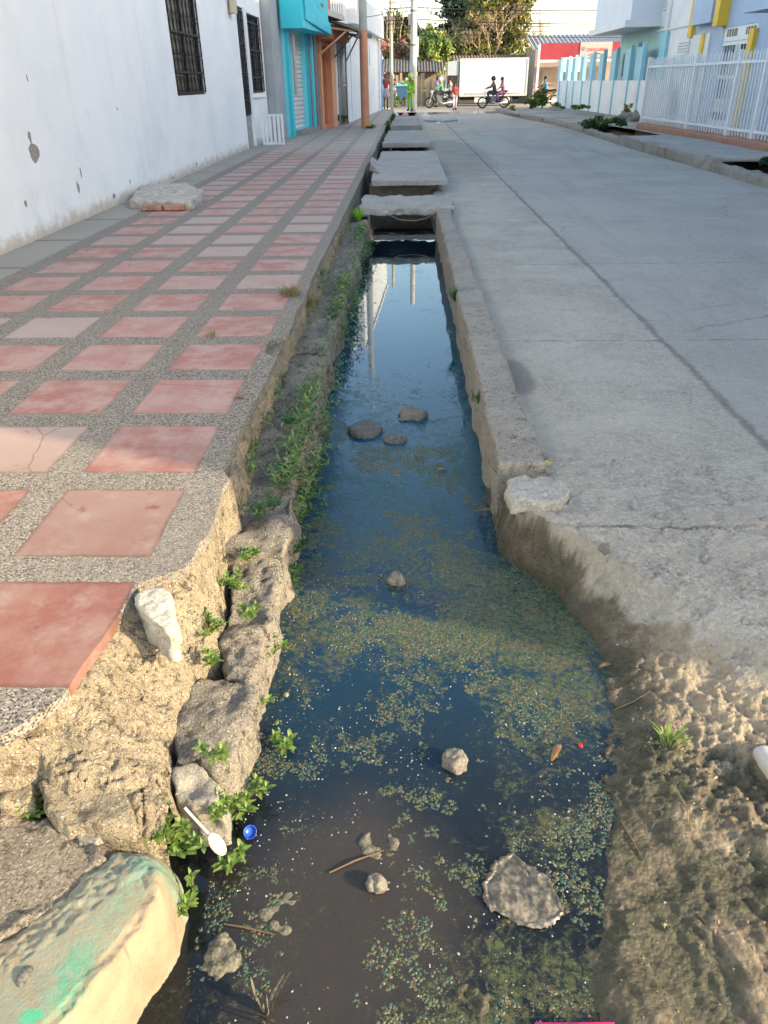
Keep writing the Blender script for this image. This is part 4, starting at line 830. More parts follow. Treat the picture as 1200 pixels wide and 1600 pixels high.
# ------------------------------------------------------------------ small stones and things in the water
GW = 'stones standing in the ditch water'
MOSS = concrete('mossy_stone', (.075,.075,.035), (.14,.12,.065), 9, 120, .9, (.04,.05,.02), .6)
wetst = concrete('wet_stone', (.10,.095,.08), (.05,.05,.045), 10, 120, .8)
PALE = concrete('muddy_pebble', (.21,.185,.145), (.11,.095,.07), 16, 160, .8)
for i, (cx, cy, w_, h_, ht, m, lab) in enumerate([
    (573,674,26,13,.045,wetst,'dark rounded stone in the middle reach of the ditch water'),
    (616,688,20,7,.02,wetst,'flat dark stone just right of the dark rounded stone'),
    (640,652,22,8,.02,STONE,'pale thin stone behind the dark rounded stone in the water'),
    (620,910,14,9,.035,STONE,'small pale pebble sticking out of the algae, mid ditch'),
    (711,1194,17,18,.045,STONE,'pale wedge shaped stone standing in the clear near water'),
    (587,1385,14,15,.03,STONE,'small pale stone in the near water, between camera and wedge stone'),
    (592,1315,26,22,.022,MOSS,'brown mossy stone just breaking the surface of the near water'),
    (450,1425,38,26,.026,MOSS,'triangular moss covered stone half under the murky near water'),
    (345,1495,26,36,.030,MOSS,'long mossy stone leaning in the water beside the kerbstone'),
    (620,742,16,7,.02,MOSS,'little brown mossy stone among the blue algae, upper ditch'),
    (1123,1200,14,9,.02,STONE,'flat pale pebble lying on the mud near the plastic bottle'),
    (945,860,10,6,.015,STONE,'small pebble on the road edge above the muddy bank'),
    (40,1530,11,12,.02,wetst,'dark brown pebble lying on the painted kerbstone')]):
    zz = -.25
    if i == 12: zz = -.03
    x, y = at(cx, cy, zz); 
    if m is STONE: m = PALE
    if i in (10, 11): zz = mz(x, y)-.004; x, y = at(cx, cy, zz)
    d = math.hypot(math.hypot(x, y), CZ-zz); sx = w_*d/F; sy = h_*d/F/max(.3, (CZ-zz)/d); mb = MB(); mb.ball((x, y, zz+ht*.2), 1, 12, 0, sx, sy, ht*.8)
    o = mb.build('stone', m, origin=(x, y, zz)); o.location.z -= .016*(m is MOSS); roughen(o, min(sx, sy)*((.38) if m is PALE else .34 if m is MOSS else .18), .9/max(sx, sy), 4, 50+i, max(.004, sx/9)); tag(o, lab, 'stone')
# ------------------------------------------------------------------ litter near the camera
def at_mud(px, py):
    z = -.1
    for _ in range(12): x, y = at(px, py, z); z = .5*z+.5*mz(x, y)
    return at(px, py, z)+(z,)
x, y = at(333,1308,-.15); s = thing('spoon', (x, y, -.15), 'white plastic spoon stuck in the leafy weed clump beside the kerbstone', 'spoon')
WPL = paint((.34,.34,.32), .4, .15, .35, 40, .2)
a = Vector(at3(288,1262,-.05)); b = Vector(at3(330,1308,-.13)); c_ = Vector(at3(350,1335,-.17)); d = (c_-a).normalized()
mb = MB(); mb.bar(a, b, .007, .004); mb.build('handle', WPL, s)
mb = MB(); V = []; n = 14
for r, dz in ((1, .0), (.85, -.004), (.4, -.010)):
    for k in range(n): t = 2*math.pi*k/n; V.append(((b+c_)/2).lerp((b+c_)/2, 0)+d*(.034*r*math.cos(t))+Vector((d.y, -d.x, 0)).normalized()*(.019*r*math.sin(t))+Vector((0,0,dz+.006)))
mb.add(V, [(k+j*n, (k+1) % n+j*n, (k+1) % n+(j+1)*n, k+(j+1)*n) for j in range(2) for k in range(n)]+[tuple(2*n+k for k in range(n))])
o = mb.build('bowl', WPL, s, True); m = o.modifiers.new('s', 'SOLIDIFY'); m.thickness = .0015; bake(o)
x, y = at(390,1300,-.235); mb = MB(); mb.lathe([(.0,0),(.0145,0),(.0155,.002),(.0155,.011),(.0140,.011),(.0135,.003),(.0,.003)], 20)
o = mb.build('blue_lid', NT('blue_plastic').out((.015,.07,.40), .3, spec=.5), None, True, True); o.scale = (1.15,)*3; o.location = (x, y, -.235); o.rotation_euler = (R(35), R(20), 0); tag(o, 'blue plastic bottle cap at the left water edge below the weeds', 'lid')
bx, by, bz = at_mud(1200,1222); bo = thing('bottle', (bx+.02, by, bz+.03), 'crushed clear and pink plastic bottle at the right picture edge on the mud', 'bottle')
bo.rotation_euler = (R(90), 0, R(8)); mb = MB()
mb.lathe([(0,-.09),(.026,-.088),(.030,-.08),(.028,-.06),(.030,-.04),(.030,.03),(.028,.05),(.014,.075),(.012,.09)], 18); o = mb.build('body', NT('bottle_plastic').out((.62,.60,.58), .2, spec=.6, Transmission_Weight=.35), bo, True, True); roughen(o, .004, 40, 3, 3)
mb = MB(); mb.lathe([(.0305,.0),(.0308,.002),(.0308,.038),(.0305,.04)], 18); o = mb.build('label', NT('pink_label').out((.62,.16,.22), .5), bo, True, True)
mb = MB(); mb.lathe([(0,.105),(.014,.105),(.014,.088),(0,.088)], 14); mb.build('cap', WPL, bo, True, True)
x, y, z = at_mud(898,1612); mb = MB(); mb.box(-.085, .085, -.05, .012, 0, .012); mb.box(-.075, .075, -.04, .0, .0125, .016)
o = mb.build('wrapper', NT('pink_wrapper').out((.72,.03,.22), .35, spec=.5), None, False, True); roughen(o, .003, 20, 3, 2); o.location = (x, y, z+.004); o.rotation_euler[2] = R(1); tag(o, 'flat magenta wrapper lying on the mud at the bottom picture edge', 'wrapper')
# grey torn plastic bag half sunk
px = [(762,1345),(800,1322),(835,1345),(862,1370),(882,1425),(868,1440),(830,1448),(800,1440),(770,1420),(752,1380)]
q = [at(a, b, -.24) for a, b in px]; xs = [p[0] for p in q]; ys = [p[1] for p in q]
X, Y, Fq = grid(min(xs), max(xs), min(ys), max(ys), 150, 150); P = np.stack([X, Y, X*0], 1); sdv = inpoly_sd(q, X, Y)+fbm(P, 10, 5, 3, .6)*.012-.003
zb = -.2515+.013*np.abs(fbm(P*np.array([1,.6,1]), 12, 4, 9, .5))+.004*ss(sdv, 0, .05); zb = zb+.006*np.exp(-((sdv-.006)/.005)**2)*ss(fbm(P, 5, 2, 7), -.2, .4)
t = NT('grey_bag'); bagm = t.out(t.mix(t.step(t.noise(34, 7, .75), .38, .66), (.05,.048,.038), (.22,.19,.145)), .35, t.bump(t.noise(60, 5, .7), .4, .004), .5)
bag = from_arrays('plastic_bag', np.stack([X, Y, zb], 1), Fq[sdv[Fq].min(1) > 0], bagm); tag(bag, 'crumpled grey plastic bag half sunk in the green shallows', 'plastic bag')
def leafmesh(mb, p, d, L, W, up=Vector((0,0,1)), curl=.3, fold=.25, mi=0, n=4):
    d = Vector(d).normalized(); sd_ = d.cross(up); sd_ = sd_.normalized() if sd_.length > .01 else Vector((1,0,0)); up2 = sd_.cross(d); V = []
    for k in range(n+1):
        t = k/n; wd = W*.5*math.sin(math.pi*min(1, (t*.92+.04)))**.8; c = Vector(p)+d*(L*t)+up2*(L*curl*(t-t*t*1.6))
        V += [c-sd_*wd+up2*wd*fold, c, c+sd_*wd+up2*wd*fold]
    F_ = []
    for k in range(n): F_ += [(3*k, 3*k+1, 3*k+4, 3*k+3), (3*k+1, 3*k+2, 3*k+5, 3*k+4)]
    mb.add(V, F_, mi)
def leaf_mat(name, a, b, tr=.25, rough=.5):
    t = NT(name); c = t.mix(t.step(t.noise(25, 3, .6), .35, .65), a, b); m = t.out(c, rough, None, .4)
    tl = t.n.new('ShaderNodeBsdfTranslucent'); t.lk(c, tl.inputs[0]); mx = t.n.new('ShaderNodeMixShader'); mx.inputs[0].default_value = tr
    t.lk(t.b.outputs[0], mx.inputs[1]); t.lk(tl.outputs[0], mx.inputs[2]); t.lk(mx.outputs[0], t.n['Material Output'].inputs[0]); return m
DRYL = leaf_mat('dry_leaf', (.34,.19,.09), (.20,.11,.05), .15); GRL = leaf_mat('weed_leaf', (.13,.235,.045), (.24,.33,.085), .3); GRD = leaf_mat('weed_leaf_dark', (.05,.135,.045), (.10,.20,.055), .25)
GRB = leaf_mat('bright_leaf', (.16,.42,.03), (.24,.52,.05), .35); STEMM = paint((.13,.085,.05), .7, .2, .2, 30); DRYG = leaf_mat('dry_grass', (.30,.24,.13), (.20,.18,.08), .2)
for i, (px, py, ang, L, W, m, lab, cat) in enumerate([
    (862,1190,62,.085,.022,DRYL,'curled brown dead leaf in the near water beside the red scrap','leaf'),
    (648,712,-30,.05,.02,DRYL,'small ochre leaf floating in the middle of the ditch','leaf'),
    (683,735,5,.05,.018,STONE,'pale sliver of foam floating right of the ochre leaf','foam scrap'),
    (935,1046,20,.06,.015,DRYL,'thin straw coloured leaf on the muddy bank','leaf'),
    (230,623,10,.05,.03,DRYL,'brown dead leaf on the red tile beside the aggregate edge','leaf')]):
    zz = WZ+.004 if i in (0, 1, 2) else None
    if i == 4: x, y = at(365, 622, .205); zz = .205
    elif zz is None: x, y, zz = at_mud(px, py); zz += .008
    else: x, y = at(px, py, zz)
    mb = MB(); leafmesh(mb, (0,0,0), (math.cos(R(ang)), math.sin(R(ang)), .08), L, W, curl=.35, fold=.5, n=6)
    o = mb.build('leaf' if cat == 'leaf' else 'foam_scrap', m, None, True, True); o.location = (x, y, zz+.002); mo = o.modifiers.new('s', 'SOLIDIFY'); mo.thickness = .001; bake(o); tag(o, lab, cat)
x, y = at(907,1166,WZ); mb = MB(); mb.ball((0,0,0), .008, 8, 0, 1, 1.1, .5); o = mb.build('scrap', NT('red_scrap').out((.75,.02,.03), .4), None, True, True); roughen(o, .0015, 90, 2, 1); o.location = (x, y, max(mz(x, y), WZ)+.004); tag(o, 'tiny bright red plastic scrap next to the curled brown leaf', 'scrap')
x, y = at(853,735,.0); mb = MB()
for k in range(5): a = k*1.256; leafmesh(mb, (0,0,.01), (math.cos(a), math.sin(a), .5), .028, .016, curl=.3, n=3)
o = mb.build('flower', leaf_mat('yellow_petal', (.75,.66,.12), (.7,.6,.1), .3), None, True, True); o.location = (x, y, .02); tag(o, 'tiny yellow flower fallen at the end of the long kerb', 'flower')
# straws and twigs on the bank
mb = MB()
for px0, py0, px1, py1, nm, lab in [(960,1110,1010,1085,'straw','thin pale straw on the sunlit dirt, right'),(1060,1240,1075,1290,'straw','curved dry straw lying on the dark mud patch'),(970,1285,1005,1345,'twig','dark twig pressed in the mud by the water'),(515,1365,600,1330,'twig','long faint stick under the murky near water'),(350,1445,430,1462,'twig','thin reddish stick lying across the near left water'),(740,800,800,792,'straw','straw floating in the blue middle water'),(1090,1430,1120,1475,'twig','brown twig with torn end low on the right mud')]:
    mb = MB(); a = Vector(at_mud(px0, py0)); b = Vector(at_mud(px1, py1)); m_ = (a+b)/2+Vector((random.uniform(-.01,.01), random.uniform(-.01,.01), .006))
    mb.tube([a+Vector((0,0,.004)), m_, b+Vector((0,0,.004))], [.0016,.002,.001] if nm == 'straw' else [.0022,.003,.0012], 5); tag(mb.build(nm, DRYG if nm == 'straw' else STEMM), lab, nm)

# ------------------------------------------------------------------ algae clumps and bubbles (nobody could count them)
def scatter_blobs(name, N, dens, rr, zz, mats, flat=.45, seed=3, cols=None):
    rg = np.random.default_rng(seed); x = rg.uniform(-.62, 1.0, N*12); y = .45+rg.power(1.3, N*12)*3.9; P = np.stack([x, y, x*0], 1)
    k = rg.uniform(0, 1, N*12) < dens(x, y, P); x, y = x[k][:N], y[k][:N]; n = len(x); r = rr[0]+(rr[1]-rr[0])*rg.power(.4, n)[:, None]
    ph = [(0,0,1)]+[(math.cos(a)*.75, math.sin(a)*.75, .6) for a in np.arange(5)*1.2566]+[(math.cos(a+.6), math.sin(a+.6), 0) for a in np.arange(5)*1.2566]
    ph = np.array(ph); m = len(ph); jit = rg.uniform(.7, 1.25, (n, m, 1)); V = ph[None]*jit*r[:, None]; V[:, :, 2] *= flat; rot = rg.uniform(0, 6.28, n); c, s = np.cos(rot)[:, None], np.sin(rot)[:, None]
    el = rg.uniform(.7, 1.5, n)[:, None]; vx = V[:, :, 0]*el; vy = V[:, :, 1]; V = np.stack([vx*c-vy*s+x[:, None], vx*s+vy*c+y[:, None], V[:, :, 2]+zz], 2)
    tf = [(0, 1+i, 1+(i+1) % 5) for i in range(5)]+[(1+i, 6+i, 1+(i+1) % 5) for i in range(5)]+[(1+(i+1) % 5, 6+i, 6+(i+1) % 5) for i in range(5)]
    Fq = (np.array(tf)[None]+(np.arange(n)*m)[:, None, None]).reshape(-1, 3); o = from_arrays(name, V.reshape(-1, 3), Fq, mats[0], smooth=True)
    if len(mats) > 1:
        for q in mats[1:]: o.data.materials.append(q)
        o.data.polygons.foreach_set('material_index', np.repeat(rg.integers(0, len(mats), n), len(tf)).astype(np.int32))
    return o
WEy = [a for a, b in WE]; WEx = [b for a, b in WE]
def dens_al(x, y, P):
    f = fbm(P, 5.2, 5, 61, .55); g = fbm(P, 24, 4, 67, .7)*1.5
    band = ss(y, 1.75, 2.2)*(1-ss(y, 2.9, 3.9))*.42; right = ss(x, .05, .40)*.27*(1-ss(y, 2.3, 2.8)); leftc = np.exp(-((x+.42)/.07)**2)*ss(y, 1.4, 1.55)*(1-ss(y, 2.1, 2.4))*.55
    sh = np.exp(-((x-.25)/.22)**2-((y-.72)/.32)**2)*.75
    v = f*.75+g*.35-.34+band+right+leftc+sh; lim = np.interp(y, WEy, WEx); return np.clip((v-.27)*7, 0, 1)*(x < lim+.06)*(x > -.50)
def amat(nm, a, b, r=.5):
    t = NT(nm); return t.out(t.mix(t.noise(70, 4, .7), a, b), r, t.bump(t.noise(300, 3), .4, .002), .5)
AL = [amat('algae_green', (.035,.06,.022), (.10,.12,.045)), amat('algae_teal', (.015,.05,.042), (.045,.10,.075)), amat('algae_brown', (.07,.055,.028), (.16,.13,.07)), amat('algae_dark', (.018,.03,.016), (.05,.065,.03))]
o = scatter_blobs('algae', 95000, dens_al, (.0006, .0055), WZ-.0004, AL, .3, 5); tag(o, 'green and brown algae scum floating in patches over the ditch water', 'algae', kind='stuff')
def dens_b(x, y, P): return np.clip(.22+fbm(P, 6, 3, 77)*.6, 0, 1)*(x < np.interp(y, WEy, WEx)+.03)*(x > -.5)*(1-ss(y, 1.9, 3.4)*.9)
BUB = NT('bubble').out((.30,.32,.28), .25, spec=.5)
o = scatter_blobs('bubbles', 2200, dens_b, (.0007, .0030), WZ, [BUB], .8, 9); tag(o, 'small pale bubbles and specks dotted over the water', 'bubbles', kind='stuff')
def dens_c(x, y, P): return np.clip(fbm(P, 9, 3, 83)*.8+.25, 0, 1)*np.exp(-((x+.405)/.045)**2)*ss(y, 1.45, 1.6)*(1-ss(y, 2.0, 2.3))
o = scatter_blobs('scum_bubbles', 170, dens_c, (.004, .011), WZ, [amat('olive_bubble', (.16,.17,.09), (.26,.25,.15), .25), AL[0]], .7, 12); tag(o, 'cluster of olive scum bubbles along the left water edge', 'bubbles', kind='stuff')
# crumbs and clods on the mud
rg = np.random.default_rng(5); n = 5200; x = rg.uniform(.45, 2.3, n); y = .4+rg.power(1.2, n)*2.0; keep = (x > np.interp(y, WEy, WEx)+.02) & (rg.uniform(0, 1, n) < np.clip(.5+fbm(np.stack([x, y, x*0], 1), 5, 3, 4), .05, 1)*(1-.75*ss(y, 1.8, 2.3))); x, y = x[keep], y[keep]
mb = MB()
for a, b in zip(x, y):
    r = .0025+.0075*random.random()**4; zz = mz(a, b); th = random.random()*6
    if zz < -.243: continue
    q = [(math.cos(th+k*2.1)*r*random.uniform(.7, 1.3), math.sin(th+k*2.1)*r*random.uniform(.7, 1.3)) for k in range(3)]
    mb.add([(a+u, b+v, zz-.001) for u, v in q]+[(a+random.uniform(-.3, .3)*r, b, zz+r*.9)], [(0,1,3),(1,2,3),(2,0,3)])
cr = mb.build('mud_crumbs', concrete('crumb', (.40,.34,.25), (.20,.16,.11), 30, 150, .5)); tag(cr, 'loose crumbs of dried mud and grit scattered over the muddy bank', 'mud crumbs', kind='stuff')

# ------------------------------------------------------------------ weeds
def sprig(name, base, n_st, H, mat, seed, Ls=.035, spread=1.0, lean=(0, 0), stem=True):
    rs = random.Random(seed); root = thing(name, base, None, None); lf = MB(); stm = MB()
    for k in range(n_st):
        a = rs.uniform(0, 6.28); l = rs.uniform(.25, 1)*spread; d = Vector((math.cos(a)*l+lean[0], math.sin(a)*l+lean[1], 1)).normalized(); h = H*rs.uniform(.55, 1.1); pts = []
        for i in range(5): t = i/4; pts.append(Vector((math.cos(a)*.008, math.sin(a)*.008, -.012))+d*h*t+Vector((0,0,-h*.25*t*t*l)))
        stm.tube(pts, [.0022,.002,.0018,.0014,.001], 4)
        for i in range(1, 5):
            p = pts[i]; az = rs.uniform(0, 3.14)+i*1.57
            for s_ in (0, 3.14):
                q = az+s_; leafmesh(lf, p, (math.cos(q), math.sin(q), rs.uniform(.2, .7)), Ls*rs.uniform(.7, 1.2)*(1.1-.1*i), Ls*.36, curl=.25, n=3)
        for q in range(3): leafmesh(lf, pts[-1], (math.cos(q*2.1)*.6, math.sin(q*2.1)*.6, 1), Ls*.7, Ls*.25, n=3)
    stm.build('stem', STEMM if rs.random() < .5 else GRD, root, True, True); lf.build('leaves', mat, root, True, True); return root
def tuft(name, base, n, H, mat, seed, W=.006, spread=.6, r=.02):
    rs = random.Random(seed); mb = MB()
    for k in range(n):
        a = rs.uniform(0, 6.28); l = rs.uniform(0, spread); q = r*rs.random(); leafmesh(mb, (math.cos(a)*q, math.sin(a)*q, -.005), (math.cos(a)*l, math.sin(a)*l, 1), H*rs.uniform(.5, 1.1), W, up=Vector((math.cos(a), math.sin(a), .01)), curl=-.3*l, n=4)
    o = mb.build(name, mat, None, True, True); o.location = base; return o
GN = 'leafy weeds sprouting from the left ditch wall'
W_ = [(130,1225,-.02,4,.05,'weed in the hole of the rubble at the left edge, below the mortar chunks'),(60,1270,-.06,4,.05,'low weed at the far left rubble, just above the dry dirt'),
 (235,1300,-.10,9,.07,'lush bright weed at the left of the clump beside the kerbstone'),(262,1300,-.11,8,.07,'lush bright weed in the heart of the clump beside the kerbstone'),(290,1325,-.14,7,.07,'weed right behind the white spoon'),
 (335,1265,-.12,5,.06,'thin weed standing between the spoon and the small ledge stone'),(395,1235,-.22,5,.06,'weed rosette rising from the water edge, above the blue cap'),(372,1268,-.22,3,.04,'little weed right above the blue bottle cap'),
 (360,1345,-.22,3,.04,'little weed just below left of the blue bottle cap'),(300,1400,-.20,4,.06,'weed hanging at the right side of the kerbstone'),(335,1180,-.04,3,.05,'sparse weed on the brown ledge block'),
 (445,1165,-.235,3,.045,'three leaved weed standing alone in the water off the ledge'),(405,1095,-.20,6,.06,'pale weed tuft at the water edge below the sunlit ledge block'),(420,1020,-.16,4,.07,'upright weed at the water side of the sunlit ledge block'),
 (325,985,.0,6,.06,'bright weed on the joint above the sunlit ledge, left'),(330,1030,-.02,5,.05,'bright weed low on the joint beside the mortar slope'),(385,960,-.02,6,.06,'weed in the middle of the sunlit ledge block'),
 (372,915,-.0,6,.07,'yellow green weed at the upper end of the sunlit ledge block'),(385,870,.0,6,.06,'vivid weed where the sunlight begins on the ledge'),(400,800,.03,6,.06,'shaded weed under the broken edge of the sidewalk'),
 (455,905,-.22,7,.07,'dark leafy weed hanging over the water, first past the sunlight'),(460,860,-.20,8,.08,'dark bushy weed hanging over the water beside the ledge bend'),(485,775,-.20,6,.07,'dark weed over the water level with the end of the kerb'),
 (425,790,-.0,5,.06,'blue green weed on top of the shaded ledge'),(450,660,.02,8,.06,'leafy weed at the foot of the cracked render'),(495,730,-.16,6,.07,'weed leaning out over the water from the shaded ledge')]
for i, (px, py, z, n, h_, lab) in enumerate(W_):
    x, y = at(px, py, z); lit = y < 2.35; o = sprig('weed', (x, y, z), n, h_, GRL if lit else GRD, 100+i, .034 if n > 3 else .04, 1.0); tag(o, lab, 'weed', GN)  # paler leaves in the sun, darker in shade: light put into the colour
# the dense strip of creeping weeds on the ledge
rg = random.Random(4); lf = MB()
for k in range(5200):
    y = 2.75+rg.random()**1.1*6.6; wv = .5+.5*math.sin(y*2.3)+.3*math.sin(y*7.1)
    if rg.random() > .06+.62*max(0, wv-.15): continue
    x = -.50+rg.gauss(0, .05); z = .0+.05*rg.random() if x < -.49 else -.04-rg.random()*.16
    if rg.random() < .10: x = -.70+rg.gauss(0, .025); z = .03+rg.random()*.05
    for j in range(3): a = rg.uniform(0, 6.28); leafmesh(lf, (x+rg.gauss(0,.01), y+rg.gauss(0,.01), z), (math.cos(a), math.sin(a), rg.uniform(.1, 1.1)), rg.uniform(.02, .045), rg.uniform(.009, .015), curl=.2, n=2, mi=0 if rg.random() < .62 else (1 if rg.random() < .65 else 2))
o = lf.build('creeping_weeds', [GRD, GRL, DRYG], None, True); tag(o, 'dense creeping green weeds along the shaded ledge above the water', 'weeds', kind='stuff')
for i, (px, py, z, n, H, m, sp, lab) in enumerate([(560,345,.02,60,.17,GRB,.8,'bright lime green fern tuft by the sidewalk edge near the first cover slab'),(455,462,.20,130,.10,DRYG,1.2,'dry grass tuft spreading on the sidewalk edge'),(485,478,.10,90,.11,DRYG,1.0,'straw coloured grass hanging down below the sidewalk edge'),
    (712,470,.0,70,.14,GRD,.7,'tall grass tuft on the water side of the long kerb, farther one'),(735,555,-.05,35,.11,GRD,.8,'small tuft on the water side of the long kerb, middle one'),(747,628,-.05,30,.10,GRD,.8,'small tuft on the water side of the long kerb, nearer one'),
    (784,750,-.06,22,.09,GRD,1.0,'grass sprout in the corner of the loose kerb lump'),(800,788,-.12,16,.06,GRL,.9,'tiny sprout below the loose kerb lump'),(1046,1160,None,36,.065,GRL,1.3,'lone green grass tuft on the right mud bank'),(775,1060,None,0,.05,GRL,1,''),(410,1580,-.25,14,.08,MOSS,.9,'olive water weed tuft in the near left shallows'),
    (320,385,.2,26,.05,DRYG,1.2,'thin dry weeds along a tile joint by the notch'),(500,430,.12,40,.07,GRD,1.0,'green tuft under the shaded sidewalk edge')]):
    if n == 0: continue
    if z is None: x, y, z = at_mud(px, py)
    else: x, y = at(px, py, z)
    if i == 11: x, y = at(330, 525, .2)
    o = tuft('grass_tuft', (x, y, z), n, H, m, 60+i, .006 if i != 0 else .012, sp, .03 if n < 80 else .07); tag(o, lab, 'grass')

# ------------------------------------------------------------------ far end: poles and wires
def pole(px, py, z, Y, r0, r1, H, mats, zs, lab, lean=0):
    x = aty(px, py, Y)[0]; t = thing('utility_pole', (x, Y, z), lab, 'pole'); mb = MB()
    mb.lathe([(r0+(r1-r0)*k/10, H*k/10) for k in range(11)]+[(0, H)], 18, mi=0); mb.v = [(a+lean*c, b, c) for a, b, c in mb.v]
    o = mb.build('shaft', mats, t, True, True)
    if len(mats) > 1: o.data.polygons.foreach_set('material_index', [1 if sum(o.data.vertices[v].co.z for v in p.vertices)/len(p.vertices) > zs else 0 for p in o.data.polygons])
    return t, x
POLEC = paint((.40,.39,.37), .85, .12, .3, 2, .3)
t, x = pole(570,150,.18,27.1,.135,.105,9,[paint((.60,.27,.15), .6, .15, .3, 3, .2), POLEC],2.6,'pole painted orange below and bare grey above, standing on the sidewalk')
t, x2 = pole(612,140,.0,46.5,.10,.085,9,[paint((.62,.55,.38), .8, .12, .2, 3, .2)],9,'slim sunlit cream pole, the thinner of the two by the intersection')
for z in (4.3,): mb = MB(); mb.box(-.12,.12,-.12,.12,z,z+.14); mb.build('clamp', GREYD, t, False, True)
t, x3 = pole(646,140,.0,46.2,.19,.14,10,[paint((.60,.57,.50), .8, .12, .2, 2, .2)],9,'thick round concrete pole behind the person in lime green')
mb = MB(); mb.box(-.28,-.10,-.12,.1,4.0,4.5); mb.build('junction_box', GREYD, t, False, True)
for k, zz in enumerate((3.1, 4.6, 5.1)): mb = MB(); mb.lathe([(.19,zz),(.20,zz+.01),(.20,zz+.07),(.19,zz+.08)], 16); mb.build('band', GREYD, t, False, True)
mb = MB(); mb.box(.12,.26,-.05,.03,2.6,3.5); mb.build('notice_plate', METW, t, False, True)
mb = MB(); mb.tube([(-.16,-.02,.0),(-.16,-.02,2.9)], .03, 6); mb.build('conduit', GALV, t, False, True)
GW_ = 'power lines strung across the far street'
WIRE = paint((.03,.03,.035), .6, .1, .1, 30, .05)
for k, zz in enumerate((5.95, 5.65, 5.3, 5.05, 4.78, 4.62, 4.28, 4.12, 3.86, 3.72)):
    mb = MB(); y = 46.0+.05*k
    for x0, x1, sag in ((-14, x3, .35), (x3, 24, .55+.02*k)):
        mb.tube([(x0+(x1-x0)*i/16, y+(2.2 if x1 > 20 else 0)*i/16, zz+.15*(k % 3)*(i/16 if x1 > 20 else 1-i/16)-sag*4*(i/16)*(1-i/16)*.5) for i in range(17)], .012+.010*(k in (4, 6)), 4)
    tag(mb.build('power_line', WIRE), ['uppermost','second from top','third from top','fourth from top','fifth from top','fifth from bottom','fourth from bottom','third from bottom','second from bottom','lowest'][k]+' of the black power lines crossing the far street', 'power line', GW_)
for k in range(4):
    mb = MB(); b = Vector((-1.45+.12*k, 27+4*k, 3.2+k)); a = Vector((x3, 46.2, 5.2+.2*k))
    mb.tube([a.lerp(b, i/10)-Vector((0,0,.5*4*(i/10)*(1-i/10)*.4)) for i in range(11)], .010, 4); tag(mb.build('service_cable', WIRE), ['lowest','second lowest','third','topmost'][k]+' of four thin service cables from the thick pole to the left house fronts', 'cable', 'service cables')
mb = MB(); q = [f2 for f2 in ((-1.62,31.6,4.7),(-1.5,36,4.35),(-1.3,42,3.75))]; mb.tube([Vector(p)+Vector((.32,0,0)) for p in q], .012, 4); tag(mb.build('service_cable', WIRE), 'slanting cable stapled across the projecting white upper wall', 'cable', 'service cables')

# ------------------------------------------------------------------ truck
def px_Y(px, py, Y): return aty(px, py, Y)
TY = 54.6; xl, zt = aty(719,94,TY); xr, _ = aty(827,90,TY); zb = aty(760,150,TY)[1]; xc = aty(697,100,TY)[0]
tr = thing('truck', (xl, TY, 0), 'white box truck parked across the end of the street, facing left', 'truck')
TW = paint((.56,.58,.62), .4, .05, .2, 1.5, .05)
mb = MB(); mb.box(xl, xr, TY, TY+2.1, zb, zt+.08); o = mb.build('cargo_box', TW, tr)
m = o.modifiers.new('b', 'BEVEL'); m.width = .03; m.segments = 2; bake(o)
mb = MB(); z = zb
for q in ((xl+.02, xr-.02, zt+.0, zt+.09), (xl+.02, xr-.02, zb-.02, zb+.07)): mb.box(q[0], q[1], TY-.025, TY-.002, q[2], q[3])
for a in (xl, xr-.1): mb.box(a, a+.1, TY-.03, TY-.004, zb+.07, zt)
mb.build('box_trim', paint((.50,.50,.49), .4), tr)
mb = MB(); mb.box(xl+.3, xr-.4, TY-.02, TY-.003, zb+.10, zb+.17); mb.build('scuff_rail', paint((.38,.38,.40), .5, .4, .6, 3), tr)
mb = MB(); mb.box(xl-.2, xr-.2, TY+.35, TY+.55, zb-.22, zb-.02); mb.box(xl-.2, xr-.2, TY+1.5, TY+1.7, zb-.22, zb-.02); mb.build('chassis', BLACKM, tr)
ztc = zt-.06; zw = aty(700,118,TY)[1]
mb = MB(); prof_c = [(xl-.06,.42),(xc-.06,.42),(xc-.10,.75),(xc-.04,1.05),(xc+.12,zw),(xc+.12,ztc),(xl-.06,ztc+.02)]
V = [(a, TY+.05, b) for a, b in prof_c]+[(a, TY+2.0, b) for a, b in prof_c]; n = len(prof_c)
mb.add(V, [tuple(range(n)), tuple(range(n, 2*n))[::-1]]+[(i, (i+1) % n, n+(i+1) % n, n+i) for i in range(n)]); mb.build('cab', paint((.38,.43,.47), .35, .05, .15, 2, .05), tr)
mb = MB(); mb.box(xc+.17, xl-.18, TY+.03, TY+.045, 1.12, zw-.04); wn = mb.build('side_window', paint((.06,.035,.03), .15, .5, .4, 6), tr)
mb = MB()
for a, b, c, d in ((xc+.12,xc+.17,1.06,zw),(xl-.18,xl-.13,1.06,zw),(xc+.17,xl-.18,zw-.04,zw),(xc+.17,xl-.18,1.06,1.12)): mb.box(a, b, TY+.025, TY+.048, c, d)
mb.build('window_frame', BLACKM, wn)
mb = MB(); mb.box(xc-.12, xc-.07, TY+.1, TY+.4, .6, .75); mb.build('headlight', WPL, tr)
mb = MB(); mb.box(xc-.14, xl, TY+.04, TY+1.9, .38, .50); mb.build('bumper', BLACKM, tr)
mb = MB(); mb.box(xc-.06, xc-.02, TY-.16, TY-.04, 1.1, 1.4); mb.build('mirror', BLACKM, tr)
mb = MB(); mb.box(xl+1.0, xl+1.7, TY+.05, TY+.4, zb-.35, zb-.03); mb.build('fuel_tank', paint((.6,.62,.62), .3), tr)
